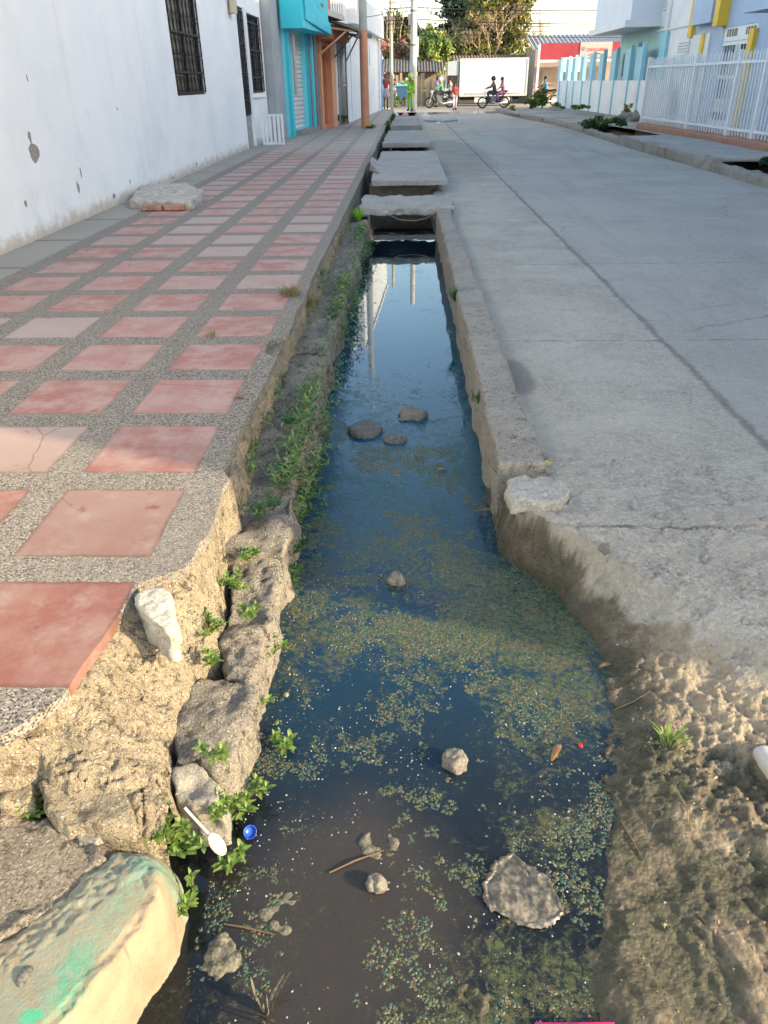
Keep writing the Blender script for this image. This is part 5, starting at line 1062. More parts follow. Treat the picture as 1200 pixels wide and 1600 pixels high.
for a in (xl-.30, xr-1.25):
    mb = MB(); mb.lathe([(.0,-.11),(.2,-.11),(.33,-.11),(.37,-.06),(.37,.06),(.33,.11),(0,.11)], 20, (a, TY+.2, .37), 'y'); wl = mb.build('wheel', BLACKM, tr, True)
    mb = MB(); mb.lathe([(.0,-.02),(.12,-.03),(.20,.0),(.20,.03)], 16, (a, TY+.07, .37), 'y'); mb.build('rim', paint((.5,.5,.5), .4), wl, True)
mb = MB(); mb.box(xr-.5, xr-.05, TY+.05, TY+.1, zb-.40, zb-.03); mb.build('mudflap', BLACKM, tr)

# ------------------------------------------------------------------ people and motorbikes
def skin(name, J, Rd, E_, mat, parent, sub=1):
    ks = list(J); me = bpy.data.meshes.new(name); me.from_pydata([J[k] for k in ks], [(ks.index(a), ks.index(b)) for a, b in E_], [])
    o = bpy.data.objects.new(name, me); C.objects.link(o); m = o.modifiers.new('s', 'SKIN'); m.use_smooth_shade = True
    for i, k in enumerate(ks): r = Rd[k]; me.skin_vertices[0].data[i].radius = (r, r) if not isinstance(r, tuple) else r
    me.skin_vertices[0].data[0].use_root = True
    if sub: s_ = o.modifiers.new('u', 'SUBSURF'); s_.levels = sub; s_.render_levels = sub
    bake(o); o.data.materials.clear(); o.data.materials.append(mat); o.parent = parent
    o.data.polygons.foreach_set('use_smooth', [True]*len(o.data.polygons)); return o
SKINM = paint((.22,.11,.065), .55, .08, .05, 6, .05); SKIN2 = paint((.32,.17,.11), .55, .08, .05, 6, .05); HAIR = paint((.012,.010,.009), .5, .2, 0, 30, .2)
def person(loc, rz, pose, label, top, bottom, cat='person', H=1.68, skinm=SKINM, helmet=None, skirt=None, shoes=BLACKM, sleeves='short', arms=None, long_hair=False, hood=None, bag=None):
    k = H/1.70; r = thing('person', loc, label, cat); r.rotation_euler = (0,0,rz)
    st = dict(pelvis=(0,0,.93), waist=(0,0,1.06), chest=(0,0,1.28), neck=(0,0,1.44), jaw=(-.015,0,1.52), head=(0,0,1.60), crown=(.01,0,1.675))
    arm = {1: ((0,.17,1.38),(.03,.23,1.12),(-.05,.24,.90)), -1: ((0,-.17,1.38),(.03,-.23,1.12),(-.05,-.24,.90))}
    leg = {1: ((0,.085,.88),(-.02,.095,.48),(.01,.10,.08),(-.13,.11,.03)), -1: ((0,-.085,.88),(-.02,-.095,.48),(.01,-.10,.08),(-.13,-.11,.03))}
    if pose == 'walk':
        leg = {1: ((0,.085,.88),(-.14,.09,.50),(-.16,.09,.10),(-.30,.09,.06)), -1: ((0,-.085,.88),(.04,-.09,.48),(.22,-.09,.14),(.12,-.09,.03))}
        arm[1] = ((0,.17,1.38),(.10,.22,1.14),(.12,.22,.92)); arm[-1] = ((0,-.17,1.38),(-.06,-.22,1.14),(-.18,-.2,.97))
    if pose == 'ride':
        st = dict(pelvis=(0,0,.86), waist=(-.01,0,1.0), chest=(-.06,0,1.22), neck=(-.09,0,1.38), jaw=(-.12,0,1.46), head=(-.11,0,1.54), crown=(-.10,0,1.615))
        arm = {s: ((-.07,.17*s,1.32),(-.22,.25*s,1.12),(-.46,.29*s,1.06)) for s in (1, -1)}
        leg = {s: ((-.02,.09*s,.83),(-.40,.17*s,.76),(-.30,.16*s,.40),(-.42,.17*s,.34)) for s in (1, -1)}
    if arms: arm.update(arms)
    S = lambda p: tuple(c*k for c in p)
    J = {a: S(b) for a, b in st.items()}; Rd = dict(pelvis=.115, waist=.105, chest=.135, neck=.055, jaw=.062, head=.088, crown=.055)
    E_ = [('pelvis','waist'),('waist','chest'),('chest','neck'),('neck','jaw'),('jaw','head'),('head','crown')]
    for s in (1, -1):
        for nm, p, rr in zip('seh', arm[s], (.052,.038,.024)): J[nm+str(s)] = S(p); Rd[nm+str(s)] = rr
        E_ += [('chest','s%d'%s),('s%d'%s,'e%d'%s),('e%d'%s,'h%d'%s)]
        e, h = Vector(arm[s][1]), Vector(arm[s][2]); d = (h-e).normalized(); c = Vector((0,1,0)) if abs(d.y) < .8 else Vector((1,0,0)); c = (c-d*c.dot(d)).normalized()
        J['p%d'%s] = S(h+d*.06); Rd['p%d'%s] = .026; E_ += [('h%d'%s,'p%d'%s)]
        for q in range(4): J['f%d%d'%(q, s)] = S(h+d*(.115+.012*(q in (1, 2)))+c*(-.027+.018*q)+Vector((-.01,0,-.012))); Rd['f%d%d'%(q, s)] = .009; E_ += [('p%d'%s,'f%d%d'%(q, s))]
        J['t%d'%s] = S(h+d*.055+c*.04+Vector((-.02,0,0))); Rd['t%d'%s] = .010; E_ += [('h%d'%s,'t%d'%s)]
        for nm, p, rr in zip('jkao', leg[s], (.085,.055,.038,.03)): J[nm+str(s)] = S(p); Rd[nm+str(s)] = rr
        E_ += [('pelvis','j%d'%s),('j%d'%s,'k%d'%s),('k%d'%s,'a%d'%s),('a%d'%s,'o%d'%s)]
    Rd = {a: (b*k, b*k) for a, b in Rd.items()}; J['nose'] = tuple(Vector(J['head'])+Vector((-.10,0,-.02))*k); Rd['nose'] = (.014*k,)*2; E_ += [('head','nose')]
    skin('body', J, Rd, E_, skinm, r)
    g = lambda ks, extra, over={}: ({a: J[a] for a in ks}, {a: over.get(a, (Rd[a][0]+extra,)*2) for a in ks})
    ks = ['chest','waist','pelvis','s1','s-1','e1','e-1']+(['h1','h-1'] if sleeves == 'long' else []); E2 = [('chest','waist'),('waist','pelvis'),('chest','s1'),('chest','s-1'),('s1','e1'),('s-1','e-1')]+([('e1','h1'),('e-1','h-1')] if sleeves == 'long' else [])
    if sleeves == 'short':
        a, b = g(ks, .018*k)
        for s in (1, -1): a['e%d'%s] = tuple(Vector(J['s%d'%s]).lerp(Vector(J['e%d'%s]), .7))
    else: a, b = g(ks, .018*k)
    skin('shirt', a, b, E2, top, r)
    if bottom is not None:
        ks = ['pelvis','j1','j-1','k1','k-1','a1','a-1']; a, b = g(ks, .016*k); skin('trousers', a, b, [('pelvis','j1'),('pelvis','j-1'),('j1','k1'),('j-1','k-1'),('k1','a1'),('k-1','a-1')], bottom, r)
    if skirt is not None:
        mb = MB(); mb.lathe([(.13*k,1.02*k),(.16*k,.90*k),(.21*k,.72*k),(.24*k,.56*k),(.22*k,.56*k)], 16); mb.build('skirt', skirt, r, True, True)
    for s in (1, -1):
        mb = MB(); a = Vector(J['a%d'%s]); b = Vector(J['o%d'%s]); mb.tube([a+(a-b)*.35+Vector((0,0,-.04)), a+Vector((0,0,-.02)), b, b+(b-a)*.25], [.035,.052,.045,.02], 8); mb.build('shoe', shoes, r, True, True)
    hd = Vector(J['head'])
    if helmet is not None:
        mb = MB(); mb.ball(hd+Vector((.01,0,.015)), .135*k, 14, 0, 1.08, .95, .98); mb.build('helmet', helmet, r, True, True)
    else:
        mb = MB(); mb.ball(hd+Vector((.022,0,.022))*k, .104*k, 12, 0, .98, .92, 1.0)
        if long_hair: mb.ball(hd+Vector((.06,0,-.13))*k, .07*k, 10, 0, .8, 1, 1.7)
        mb.build('hair', HAIR, r, True, True)
    if hood is not None:
        mb = MB(); mb.ball(hd+Vector((.03,0,-.01))*k, .122*k, 12, 0, .95, 1, 1.05); mb.build('head_scarf', hood, r, True, True)
    if bag is not None:
        mb = MB(); mb.box(.12*k, .28*k, -.14*k, .14*k, .98*k, 1.38*k); o = mb.build('backpack', bag, r, False, True); m = o.modifiers.new('b', 'BEVEL'); m.width = .05; m.segments = 3; bake(o)
    for s in (1, -1): mb = MB(); mb.ball(hd+Vector((-.078,.032*s,.0))*k, .011*k, 6); mb.build('eye', HAIR, r, True, True)
    return r
def motorbike(loc, rz, lab, tank, dark=BLACKM, plate=None):
    r = thing('motorbike', loc, lab, 'motorbike'); r.rotation_euler = (0,0,rz); L = True
    for x, nm in ((-.66,'w'),(.62,'w')):
        mb = MB(); n = 24; m = 8; V = []; Fc = []
        for i in range(n):
            a = 2*math.pi*i/n
            for j in range(m): b = 2*math.pi*j/m; q = .265+.042*math.cos(b); V.append((x+q*math.cos(a), .042*math.sin(b), .305+q*math.sin(a)))
        for i in range(n):
            for j in range(m): Fc.append((i*m+j, ((i+1) % n)*m+j, ((i+1) % n)*m+(j+1) % m, i*m+(j+1) % m))
        mb.add(V, Fc); wl = mb.build('wheel', BLACKM, r, True, L); mb = MB(); mb.lathe([(.05,-.04),(.05,.04)], 10, (x,0,.305), 'y')
        for i in range(10): a = i*.628; mb.tube([(x+.04*math.cos(a), .02*(-1)**i, .305+.04*math.sin(a)), (x+.23*math.cos(a+.2), 0, .305+.23*math.sin(a+.2))], .006, 4)
        mb.lathe([(.225,-.02),(.225,.02)], 24, (x,0,.305), 'y'); mb.build('rim', METW, wl, False, L)
        mb = MB(); mb.lathe([(.0,0)], 3); mb = MB()
        for i in range(8): a0, a1 = R(40+i*14), R(40+(i+1)*14); mb.add([(x+.335*math.cos(a0),-.06,.305+.335*math.sin(a0)),(x+.335*math.cos(a1),-.06,.305+.335*math.sin(a1)),(x+.335*math.cos(a1),.06,.305+.335*math.sin(a1)),(x+.335*math.cos(a0),.06,.305+.335*math.sin(a0))], [(0,1,2,3)])
        mb.build('mudguard', tank, r, False, L)
    mb = MB()
    for s in (-.07, .07): mb.tube([(-.66,s,.305),(-.50,s,.80),(-.44,s,.98)], .022, 8)
    mb.build('fork', METW, r, False, L)
    mb = MB(); mb.tube([(-.42,-.34,1.02),(-.46,-.15,1.0),(-.46,.15,1.0),(-.42,.34,1.02)], .015, 8); mb.build('handlebar', dark, r, False, L)
    mb = MB(); mb.ball((-.55,0,.88), .09, 10, 0, .7, 1, 1); mb.build('headlight', NT('lens').out((.7,.7,.66), .1, spec=.7), r, True, L)
    mb = MB(); mb.tube([(-.44,0,.84),(-.30,0,.50),(.05,0,.36),(.35,0,.55),(.62,0,.72)], .028, 8); mb.tube([(-.42,0,.78),(.3,0,.68),(.7,0,.78)], .026, 8); mb.tube([(.05,.08,.36),(.62,.08,.305)], .02, 6); mb.tube([(.05,-.08,.36),(.62,-.08,.305)], .02, 6); mb.build('frame', dark, r, False, L)
    mb = MB(); mb.ball((-.20,0,.82), .19, 12, 0, 1.15, .65, .62); mb.build('fuel_tank', tank, r, True, L)
    mb = MB(); mb.box(-.18,.12,-.12,.12,.30,.56); mb.box(-.12,.02,-.09,.09,.56,.68); o = mb.build('engine', paint((.22,.22,.23), .4, .2, .2, 20), r, False, L)
    mb = MB(); mb.tube([(.0,0,.83),(.3,0,.82),(.55,0,.86),(.78,0,.88)], [.05,.075,.075,.05], 10); mb.v = [(a, b*1.7, c) for a, b, c in mb.v]; mb.build('seat', BLACKM, r, True, L)
    mb = MB(); mb.tube([(-.1,-.13,.34),(.2,-.15,.24),(.75,-.16,.34)], [.02,.03,.045], 8); mb.build('exhaust', METW, r, True, L)
    mb = MB(); mb.box(.78,.84,-.05,.05,.72,.78); mb.build('tail_light', NT('red_lens').out((.5,.02,.02), .2), r, False, L)
    return r
C_ = lambda c, r=.75: paint(c, r, .12, .1, 8, .1)
def foot(px, py, Y): return (aty(px, py, Y)[0], Y)
x, y = foot(603,150,45.2); person((x, y, .19), R(95), 'walk', 'woman in a crimson top and scarf, pale patterned skirt, walking beside the left wall', C_((.50,.05,.09)), None, H=1.66, skirt=C_((.55,.42,.46)), long_hair=True, hood=C_((.45,.06,.10)))
x, y = foot(641,150,44.9); person((x, y, .12), R(70), 'stand', 'person in lime green overalls with one arm out, before the thick pole', C_((.30,.62,.05)), C_((.30,.62,.06)), H=1.70, sleeves='long', helmet=C_((.36,.66,.08)), shoes=BLACKM, arms={1: ((0,.17,1.38),(-.12,.32,1.26),(-.22,.48,1.30))})
x, y = foot(711,150,48.3); person((x, y, .01), R(90), 'walk', 'child in a red top with a lilac backpack and white trousers crossing the street', C_((.55,.04,.06)), C_((.60,.48,.58)), H=1.36, bag=C_((.42,.36,.60)), shoes=HAIR)
bx, by = aty(688,150,52.4)[0], 52.4; motorbike((bx, by, .02), 0, 'dark motorbike under the green shirted rider, leftmost motorbike', C_((.05,.05,.06), .35))
person((bx+.10, by, .02), 0, 'ride', 'rider in a green shirt with white helmet on the leftmost motorbike', C_((.06,.42,.12)), C_((.05,.055,.07)), helmet=C_((.65,.66,.70), .3), skinm=SKIN2, sleeves='long')
x, y = aty(703,150,53.2)[0], 53.2; person((x, y, .02), R(15), 'stand', 'person in a white shirt standing behind the leftmost motorbike by the truck cab', C_((.62,.62,.66)), C_((.08,.07,.10)), H=1.62, skinm=SKIN2)
x, y = aty(683,150,54.1)[0], 54.1; person((x, y, .02), R(-20), 'stand', 'person in a purple blue top behind the leftmost motorbike, by the truck bonnet', C_((.16,.12,.42)), C_((.10,.10,.14)), H=1.66)
bx, by = aty(772,150,50.2)[0], 50.2; motorbike((bx, by, .02), 0, 'black motorbike carrying two people in front of the truck cargo box', C_((.02,.02,.03), .3))
person((bx+.02, by, .02), 0, 'ride', 'rider in dark clothes and black helmet on the motorbike before the truck', C_((.03,.03,.055)), C_((.04,.045,.07)), helmet=C_((.015,.015,.02), .2), sleeves='long')
person((bx+.52, by, .05), 0, 'ride', 'passenger in a purple patterned dress on the back of the black motorbike', C_((.24,.08,.24)), C_((.30,.12,.30)), H=1.62, long_hair=True, skinm=SKIN2, arms={s: ((-.07,.17*s,1.32),(-.16,.25*s,1.12),(-.30,.16*s,1.02)) for s in (1, -1)})
bx, by = aty(851,150,52.6)[0], 52.6; motorbike((bx, by, .02), 0, 'red motorbike of the blue shirted rider by the shop post, rightmost motorbike', C_((.35,.05,.03), .35))
person((bx+.06, by, .02), 0, 'ride', 'rider in a bright blue shirt on the rightmost motorbike by the shop', C_((.02,.34,.66)), C_((.03,.03,.04)), H=1.66)
x, y = aty(617,150,55.5)[0], 55.5; person((x, y, .02), R(60), 'stand', 'person in a white shirt standing just right of the slim cream pole', C_((.72,.72,.70)), C_((.35,.34,.30)), H=1.62)
cx = aty(634,150,53)[0]; ct = thing('bin', (cx, 53, .02), 'big dark blue bin on legs behind the person in lime green', 'bin')
mb = MB(); mb.hexa([(-.5,-.35,.55),(.5,-.35,.55),(.5,.35,.55),(-.5,.35,.55),(-.62,-.45,1.2),(.62,-.45,1.2),(.62,.45,1.2),(-.62,.45,1.2)]); mb.build('tub', C_((.05,.13,.25), .5), ct, False, True)
mb = MB(); mb.box(-.66,.66,-.49,.49,1.205,1.27); mb.box(-.5,.3,-.3,.3,1.272,1.45); mb.build('lid', C_((.22,.42,.45), .5), ct, False, True)
for a in (-.42, .42):
    for b in (-.3, .3): mb = MB(); mb.box(a-.03, a+.03, b-.03, b+.03, 0, .548); mb.build('leg', GREYD, ct, False, True)

# ------------------------------------------------------------------ shack, shop, tin roofed house at the far end
def corr(mb, x0, x1, y0, z0, y1, z1, pitch=.16, amp=.03):
    n = int((x1-x0)/pitch*4)
    for i in range(n):
        a, b = x0+(x1-x0)*i/n, x0+(x1-x0)*(i+1)/n; u, v = amp*math.sin(i*math.pi/2), amp*math.sin((i+1)*math.pi/2)
        mb.add([(a,y0,z0+u),(b,y0,z0+v),(b,y1,z1+v),(a,y1,z1+u)], [(0,1,2,3)])
sh = thing('shack', (0, 58, 0), 'wooden shack with dark corrugated roof behind the two poles', 'shack')
xa, xb = aty(592,120,57.5)[0], aty(694,120,57.5)[0]
mb = MB(); mb.box(xa+.4, xb-.5, 58.6, 62, 0, 2.2); mb.build('wall', paint((.34,.26,.17), .9, .3, .4, 2, .3), sh)
mb = MB(); corr(mb, xa, xb, 57.9, 2.02, 61, 2.85, .2, .03); mb.build('roof', paint((.13,.12,.12), .8, .4, .5, 3, .2), sh)
fn = thing('plank_fence', (0, 57.2, 0), 'rough fence of upright sunlit planks under the shack roof', 'fence'); rg = random.Random(3); xx = xa
while xx < xb+.2:
    wd = rg.uniform(.09, .2); hh = rg.uniform(1.45, 2.0)*(1 if xx < xb-1 else .9)
    mb = MB(); mb.box(xx, xx+wd, 57.2+rg.uniform(-.03,.03), 57.25, 0, hh); mb.build('plank', [paint((.60,.49,.31), .9, .3, .3, 3, .3), paint((.42,.32,.20), .9, .3, .4, 3, .3), paint((.66,.57,.40), .9, .3, .3, 3, .3)][rg.randrange(3)], fn); xx += wd+rg.uniform(.01, .12)
mb = MB(); mb.box(xa, xb, 57.28, 57.34, 1.0, 1.1); mb.build('crossbar', paint((.30,.22,.14), .9), fn)
SY = 57.0; shp = thing('shop', (aty(905,150,SY)[0], SY, 0), 'drugstore shop front with red fascia and pink lettered sign under a tin roof', 'shop')
x0, zt0 = aty(843,70,SY); x1, zb0 = aty(905,92,SY); x2 = aty(957,70,SY)[0]; x3_ = aty(978,70,SY)[0]
mb = MB(); mb.box(x0, x3_+3, SY+1.5, SY+6, 0, 3.2); mb.build('wall', paint((.36,.29,.24), .85, .2, .4, 1), shp)
REDF = paint((.30,.035,.055), .5, .2, .35, 1.5, .1)
mb = MB(); mb.box(x0, x1-.02, SY, SY+.12, zb0, zt0+.08); mb.build('fascia', REDF, shp); mb = MB(); mb.box(x2+.02, x3_+2.5, SY+.01, SY+.12, zb0, zt0+.1); mb.build('fascia', REDF, shp)
zs0, zs1 = zb0+.10, zt0+.10
mb = MB(); mb.box(x1, x2, SY-.04, SY+.1, zs0, zs1); sg = mb.build('sign', paint((.50,.35,.33), .5, .05, .1, 3), shp)
cu = bpy.data.curves.new('t', 'FONT'); cu.body = 'DROGUERIA'; cu.size = .48; cu.extrude = .008; cu.align_x = 'CENTER'; to = bpy.data.objects.new('t', cu); C.objects.link(to)
dg = bpy.context.evaluated_depsgraph_get(); tm = bpy.data.meshes.new_from_object(to.evaluated_get(dg)); bpy.data.objects.remove(to); lt = bpy.data.objects.new('lettering', tm); C.objects.link(lt); tm.materials.clear(); tm.materials.append(paint((.48,.10,.09), .5))
wd = max(v.co.x for v in tm.vertices)-min(v.co.x for v in tm.vertices); lt.scale = ((x2-x1)*.66/wd,)*3; lt.parent = sg; lt.location = Vector(((x1+x2)/2+.10, SY-.055, (zs0+zs1)/2-.09))-shp.location; lt.rotation_euler = (R(90),0,0)
mb = MB(); mb.lathe([(0,0),(.12,0),(.12,.02),(0,.02)], 12, (x1+.22, SY-.065, (zs0+zs1)/2+.06), 'y'); mb.build('emblem', paint((.25,.22,.22), .5), sg)
mb = MB(); mb.tube([(x1+.5+ (x2-x1-.8)*i/8, SY-.05, zs0+.08+.10*math.sin(math.pi*i/8)) for i in range(9)], .022, 5); mb.build('swoosh', REDF, sg)
mb = MB(); mb.box(x0-.05, x0+.07, SY-.1, SY+.02, 0, zt0+.05); mb.build('post', METW, shp)
mb = MB(); mb.box(x0+.07, x3_, SY-.05, SY-.005, zb0-.16, zb0-.03); mb.build('canopy_edge', METW, shp)
for i, (a, b) in enumerate(((847,866),(885,895),(898,912),(925,940))):
    p, q = aty(a,120,SY+1.4)[0], aty(b,120,SY+1.4)[0]; mb = MB(); mb.box(p, q, SY+1.42, SY+1.48, .1, 2.1); mb.build('shutter', paint((.34,.27,.20), .7, .2, .3, 4), shp)
p, z1_ = aty(877,90,SY-.2); q, z0_ = aty(908,112,SY-.2); mb = MB(); mb.box(p, q, SY-.2, SY-.15, z0_, z1_); mb.build('notice_board', paint((.66,.66,.56), .5, .1, .2, 8), shp)
th = thing('house', (aty(900,60,61)[0], 61, 0), 'low house with a broad grey corrugated roof behind the drugstore', 'house')
a = aty(826,90,60)[0]; b = aty(1010,90,60)[0]; z0_ = aty(850,88,59)[1]; z1_ = aty(880,54,65)[1]
mb = MB(); corr(mb, a+.3, b+8, 58.9, z0_+.12, 65, z1_, .3, .05); mb.build('roof', paint((.34,.34,.35), .5, .2, .3, 1.5, .1), th); mb = MB(); mb.box(a+.6, b+8, 60.5, 65, 0, z0_+.2); mb.build('wall', paint((.40,.36,.33), .85, .2, .4, 1), th)
a2, z2 = aty(941,38,64); mb = MB(); mb.tube([(a2-4.5,64.5,z1_),(a2-4.5,64.5,z1_+1.1)], .035, 6); mb.tube([(a2-3.6,64.5,z1_+.2),(a2-4.1,64.5,z1_+.9)], .03, 6); mb.build('aerial', METW, th)
ht = thing('house', (4, 63, 0), 'low house with a brown tiled roof half hidden behind the truck', 'house')
a, b = aty(690,95,61)[0], aty(835,95,61)[0]; mb = MB(); mb.box(a, b, 62, 66, 0, 2.7); mb.build('wall', paint((.42,.36,.30), .85, .2, .4, 1), ht)
mb = MB(); corr(mb, a-.2, b+.2, 61.4, 2.50, 64, 3.05, .22, .04); mb.build('roof', paint((.24,.17,.13), .8, .3, .4, 3), ht)
mb = MB(); mb.box(-40, 60, 69.5, 69.7, 0, 2.4); tag(mb.build('back_wall', paint((.42,.38,.32), .85, .2, .4, .5)), 'long low grey brown wall closing the far side behind the trees', 'wall')

# ------------------------------------------------------------------ trees
BARK = paint((.20,.15,.11), .9, .3, .3, 6, .5); BARKL = paint((.42,.31,.22), .9, .2, .2, 6, .4)
def cloudleaves(name, cs, size, mats, parent, seed, squash=.8):
    rg = np.random.default_rng(seed); VV = []; MI = []
    for (cx, cy, cz, rx, ry, rz, n) in cs:
        m = max(5, n//42); cd = rg.normal(size=(m, 3)); cd /= np.linalg.norm(cd, axis=1)[:, None]; rad = rg.power(2.2, m)[:, None]; cc = cd*rad
        ci = rg.integers(0, m, n); p = cc[ci]+rg.normal(size=(n, 3))*.145; p = p*np.array([rx, ry, rz])+np.array([cx, cy, cz]); s = size*rg.uniform(.6, 1.4, n)
        a = rg.normal(size=(n, 3)); a /= np.linalg.norm(a, axis=1)[:, None]; b = rg.normal(size=(n, 3)); b -= a*(a*b).sum(1)[:, None]; b /= np.linalg.norm(b, axis=1)[:, None]
        a = a*s[:, None]; b = b*s[:, None]*.5; VV.append(np.stack([p-a, p+b, p+a, p-b], 1)); k = (ci*7+seed) % len(mats); MI.append(np.where(rg.random(n) < .75, k, rg.integers(0, len(mats), n)))
    V = np.concatenate(VV).reshape(-1, 3); Fq = np.arange(len(V)).reshape(-1, 4); o = from_arrays(name, V, Fq, mats, None, False)
    o.data.polygons.foreach_set('material_index', np.concatenate(MI).astype(np.int32))
    if parent: o.parent = parent; o.matrix_parent_inverse = Matrix.Translation(-parent.location)
    return o
def branchy(mb, p, d, L, r, dep, rs, mi=0, spread=.6):
    p = Vector(p); d = Vector(d).normalized(); q = p+d*L*.5+Vector((rs.uniform(-.08,.08)*L, rs.uniform(-.08,.08)*L, 0)); e = p+d*L; mb.tube([p, q, e], [r, r*.82, r*.62], 6 if dep > 2 else 4, mi, cap=False)
    if dep > 0:
        for k in range(3 if dep > 1 else 4):
            nd = (d+Vector((rs.gauss(0, spread), rs.gauss(0, spread), rs.gauss(.08, spread*.6)))).normalized(); branchy(mb, q.lerp(e, rs.uniform(.4, 1)), nd, L*rs.uniform(.58, .85), r*.55, dep-1, rs, mi, spread)
def tree(px, pyb, Y, cr, size, mats, lab, seed, trunk=.16, bare=None, dep=3, bark=BARK, name='tree', H=1.8):
    x = aty(px, 126, Y)[0]; t = thing(name, (x, Y, 0), lab, 'tree' if name == 'tree' else 'shrub'); rs = random.Random(seed); mb = MB(); cs = []
    for (cx, cy, rx, rz, n) in cr:
        X_, Z_ = aty(cx, cy, Y); k = Y*math.cos(PITCH)/F; cs.append((X_, Y+rs.uniform(-.3, .3)*rx*k, Z_, rx*k, rx*k*.8, rz*k*.9, n))
    mb.tube([(x, Y, 0), (x+.05, Y, H*.6), (x, Y, H)], [trunk*1.25, trunk, trunk*.85], 9)
    for c in cs: e = Vector(c[:3]); b = Vector((x, Y, H*.92)); m_ = b.lerp(e, .5)+Vector((0,0,.25)); mb.tube([b, m_, e], [trunk*.7, trunk*.45, trunk*.2], 6); branchy(mb, m_, (e-b), (e-b).length*.5+.4, trunk*.3, 2, rs)
    mb.build('trunk', bark, t)
    if bare:
        mb = MB()
        for (bx_, by_, ex_, ey_, rr) in bare: X0, Z0 = aty(bx_, by_, Y-1.5); X1, Z1 = aty(ex_, ey_, Y-1.5); branchy(mb, (X0, Y-1.5, Z0), (X1-X0, rs.uniform(-.3,.3), Z1-Z0), math.hypot(X1-X0, Z1-Z0)*.55, rr, dep, rs, spread=.42)
        mb.build('bare_branches', BARKL, t)
    if size: cloudleaves('crown', cs, size, mats, t, seed)
    return t
lf_ = lambda n, a, b: leaf_mat(n, a, b, .25, .6)
T1 = [lf_('leaf_olive', (.17,.18,.05), (.24,.22,.07)), lf_('leaf_tan', (.30,.23,.10), (.36,.28,.14)), lf_('leaf_mid', (.10,.14,.04), (.15,.17,.05)), lf_('leaf_lime', (.28,.31,.06), (.32,.33,.08))]
T2 = [lf_('leaf_deep', (.015,.045,.03), (.03,.07,.035)), lf_('leaf_deep2', (.03,.075,.04), (.04,.09,.035))]
T3 = [lf_('leaf_fresh', (.09,.19,.03), (.14,.25,.04)), lf_('leaf_fresh2', (.05,.11,.025), (.07,.14,.03)), lf_('blossom_cream', (.62,.62,.36), (.50,.52,.28)), lf_('leaf_yel', (.26,.32,.06), (.3,.34,.08))]
T4 = [lf_('blossom_pink', (.60,.24,.22), (.66,.36,.32)), lf_('blossom_pale', (.60,.40,.32), (.5,.3,.2)), lf_('leaf_b', (.12,.14,.05), (.18,.16,.07))]
tree(722,126,76,[(722,8,30,26,3000),(706,48,20,20,1300),(745,-30,45,30,3200)],.20,T2,'dark tall evergreen tree rising behind the big olive tree',11,.25,H=3)
tree(772,126,67,[(765,20,40,36,3900),(735,60,30,28,2500),(800,50,30,34,2800),(780,-20,42,30,2800),(815,10,22,30,1500),(760,82,40,16,2200),(712,80,16,18,900)],.135,T1,'large olive and gold tree with bare pale branches in front, behind the truck',12,.28,[(766,92,756,30,.10),(770,92,792,40,.08),(758,92,735,58,.07),(775,60,805,15,.05),(745,92,722,70,.05)],4,H=2.2)
tree(850,126,66,[(842,40,10,10,60)],.06,[T1[1]],'leafless grey tree with fine twigs between the olive tree and the shop roof',13,.08,[(838,95,846,45,.06),(842,80,858,30,.045),(838,85,832,48,.04)],4,H=2.5)
tree(672,126,61,[(675,72,24,24,2600),(690,95,16,18,1500),(658,88,18,16,1300),(668,50,14,12,500),(698,78,12,12,500)],.13,T3,'light green tree with cream blossoms, between the thick pole and the truck cab',14,.12,H=1.5)
tree(618,126,62,[(622,78,18,13,1700),(606,76,12,13,900),(636,84,12,9,600)],.12,T4,'pink blossoming shrub tree over the shack roof by the slim pole',15,.1,H=1.6)
tree(622,126,74,[(618,45,20,26,2200),(640,55,18,22,1800),(604,62,12,30,1200)],.17,T1[:3]+T2,'loose dull green tree standing behind the pink blossoms, left of the poles',16,.14,[(606,70,604,10,.05),(625,60,634,5,.05),(612,60,620,-5,.04)],3,H=2.4)
cs = []; rs = random.Random(8)
for k in range(34): X_ = -30+k*2.6; cs.append((X_, 96+rs.uniform(-4, 4), 1.8+rs.random()*1.2, 2.6, 2.2, 1.5+rs.random()*.9, 420))
tag(cloudleaves('distant_trees', cs, .26, T1[:3]+T2, None, 21), 'hazy band of low distant trees beyond the back wall', 'trees', kind='stuff')
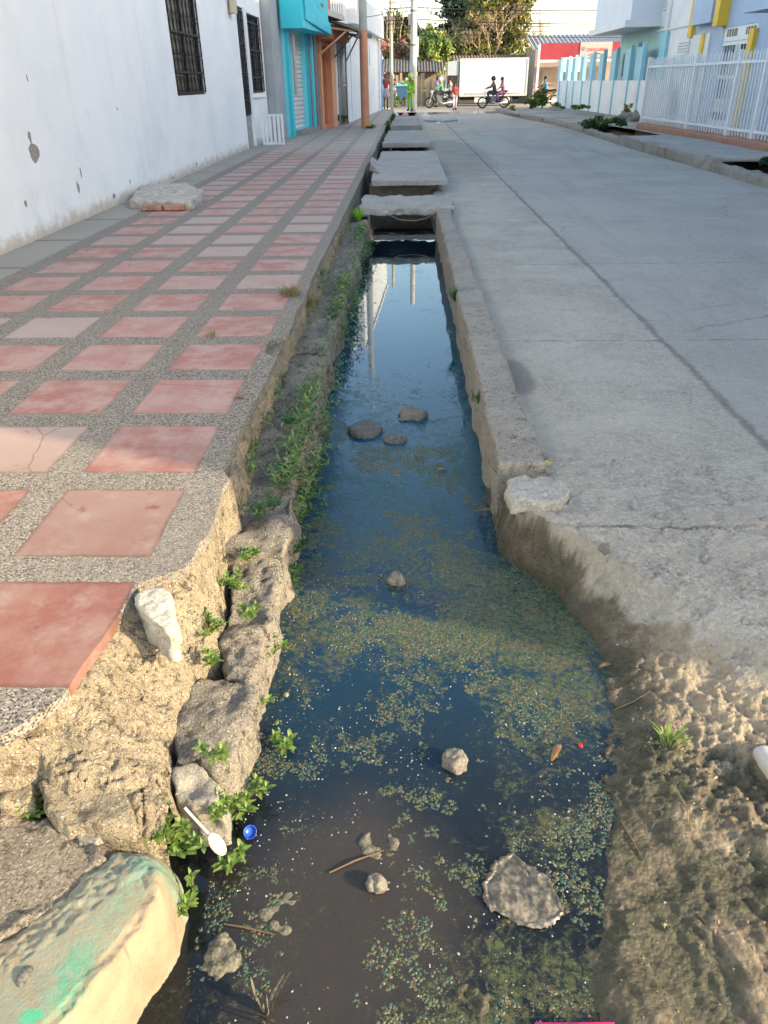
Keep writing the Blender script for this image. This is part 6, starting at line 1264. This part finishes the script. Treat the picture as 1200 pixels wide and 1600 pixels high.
for i, (px, py, Y, w_, h_, n, m, lab) in enumerate([(846,152,47.5,12,15,900,T3[:2],'bushy green shrub by the drain end, in front of the rightmost motorbike'),(832,160,46,12,8,500,T3[:2],'low green shrub left of the bushy one near the intersection'),(800,170,44.5,9,6,260,T1,'dry yellowish weeds by the rubble at the kerb end'),(872,168,45,14,6,420,T3[:2],'low weeds at the foot of the first pale blue fins'),
    (908,168,38,18,4,420,T3[:2],'sparse weeds along the low white wall'),(928,192,26.4,22,9,1300,T2+T3[:1],'thick green weeds in the open drain between the cover slabs'),(962,190,25,20,6,700,T2+T3[:1],'thinner weeds right of the open drain, before the fence corner'),(985,170,31.5,10,7,240,T1,'dry weeds on the stump by the low wall end'),
    (1196,250,13.2,9,7,300,T2,'dark weeds in the hole by the nearest right kerb'),(533,186,29.4,9,6,320,T3[:2],'weeds at the foot of the grey green drain pipes'),(578,199,26.7,9,3,160,T3[:2],'small weeds around the foot of the orange pole'),(606,203,29,5,14,700,T3[:2],'green grass strip at the left end of the thick cover slab'),(612,186,38,8,5,260,T3[:2],'grass patch before the litter, left of the person in lime green'),(565,135,52,1,1,4,T3[:2],'x'),(625,158,50,10,6,240,T3[:2],'low yellow green bushes around the blue bin')]):
    if lab == 'x': continue
    X_, Z_ = aty(px, py, Y); k = Y*math.cos(PITCH)/F; o = cloudleaves('weed_clump', [(X_, Y, max(Z_, .05), w_*k, w_*k*.8, h_*k, n)], .02+.0011*Y, m, None, 40+i); tag(o, lab, 'weeds', kind='stuff')
# ------------------------------------------------------------------ rubble and litter at the far end
rs = random.Random(9)
def heap(name, px, py, Y, w_, h_, lab, mat, cat, seed, n=1, kind=None, vox=.05, amp=.08):
    X_, Z_ = aty(px, py, Y); mb = MB()
    r2 = random.Random(seed)
    for k in range(n): mb.ball((X_+r2.gauss(0, w_*.45)*(n > 1), Y+r2.gauss(0, w_*.4)*(n > 1), h_*.25), 1, 8, 0, w_*(1 if n == 1 else .35), w_*(.8 if n == 1 else .3), h_*(1 if n == 1 else .5))
    o = mb.build(name, mat); roughen(o, amp, 3.5, 4, seed, vox); tag(o, lab, cat, None, kind); return o
heap('stump', 985,178,30.6,.38,.36,'broken tree stump and old concrete lump at the end of the low white wall',STONE,'stump',3,1,None,.04,.16)
heap('rubble', 806,176,42.0,.8,.16,'scattered rubble at the far end of the right kerb',STONE,'rubble',4,8,'stuff',.06,.05)
heap('rubble', 688,190,35.5,.75,.12,'litter strewn rubble heap on the road beside the far cover slabs',GREYW,'rubble',5,12,'stuff',.05,.05)
heap('litter_bag', 665,185,36.5,.22,.24,'white foam and plastic bag heap beside the farthest cover slab',paint((.66,.66,.66), .6),'litter',6,1,None,.03,.05)
heap('litter_bag', 618,179,40.5,.20,.14,'pale greenish plastic bag lying by the grass patch',paint((.50,.56,.52), .5),'litter',7,1,None,.03,.05)
heap('litter_bag', 632,178,41,.18,.13,'pink and white plastic bag beside the pale greenish bag',paint((.60,.30,.34), .5),'litter',8,1,None,.03,.05)
heap('litter_bag', 685,195,33.5,.10,.06,'small white paper scrap on the road by the rubble heap',paint((.70,.70,.70), .5),'litter',9,1,None,.02,.02)
heap('stone', 865,168,43,.5,.22,'pale boulder in the weeds near the fins',STONE,'stone',10,1,None,.04,.05)
heap('litter_bag', 603,172,50,.25,.12,'sunlit cardboard scrap at the foot of the slim cream pole',paint((.66,.52,.28), .7),'litter',11,1,None,.03,.05)
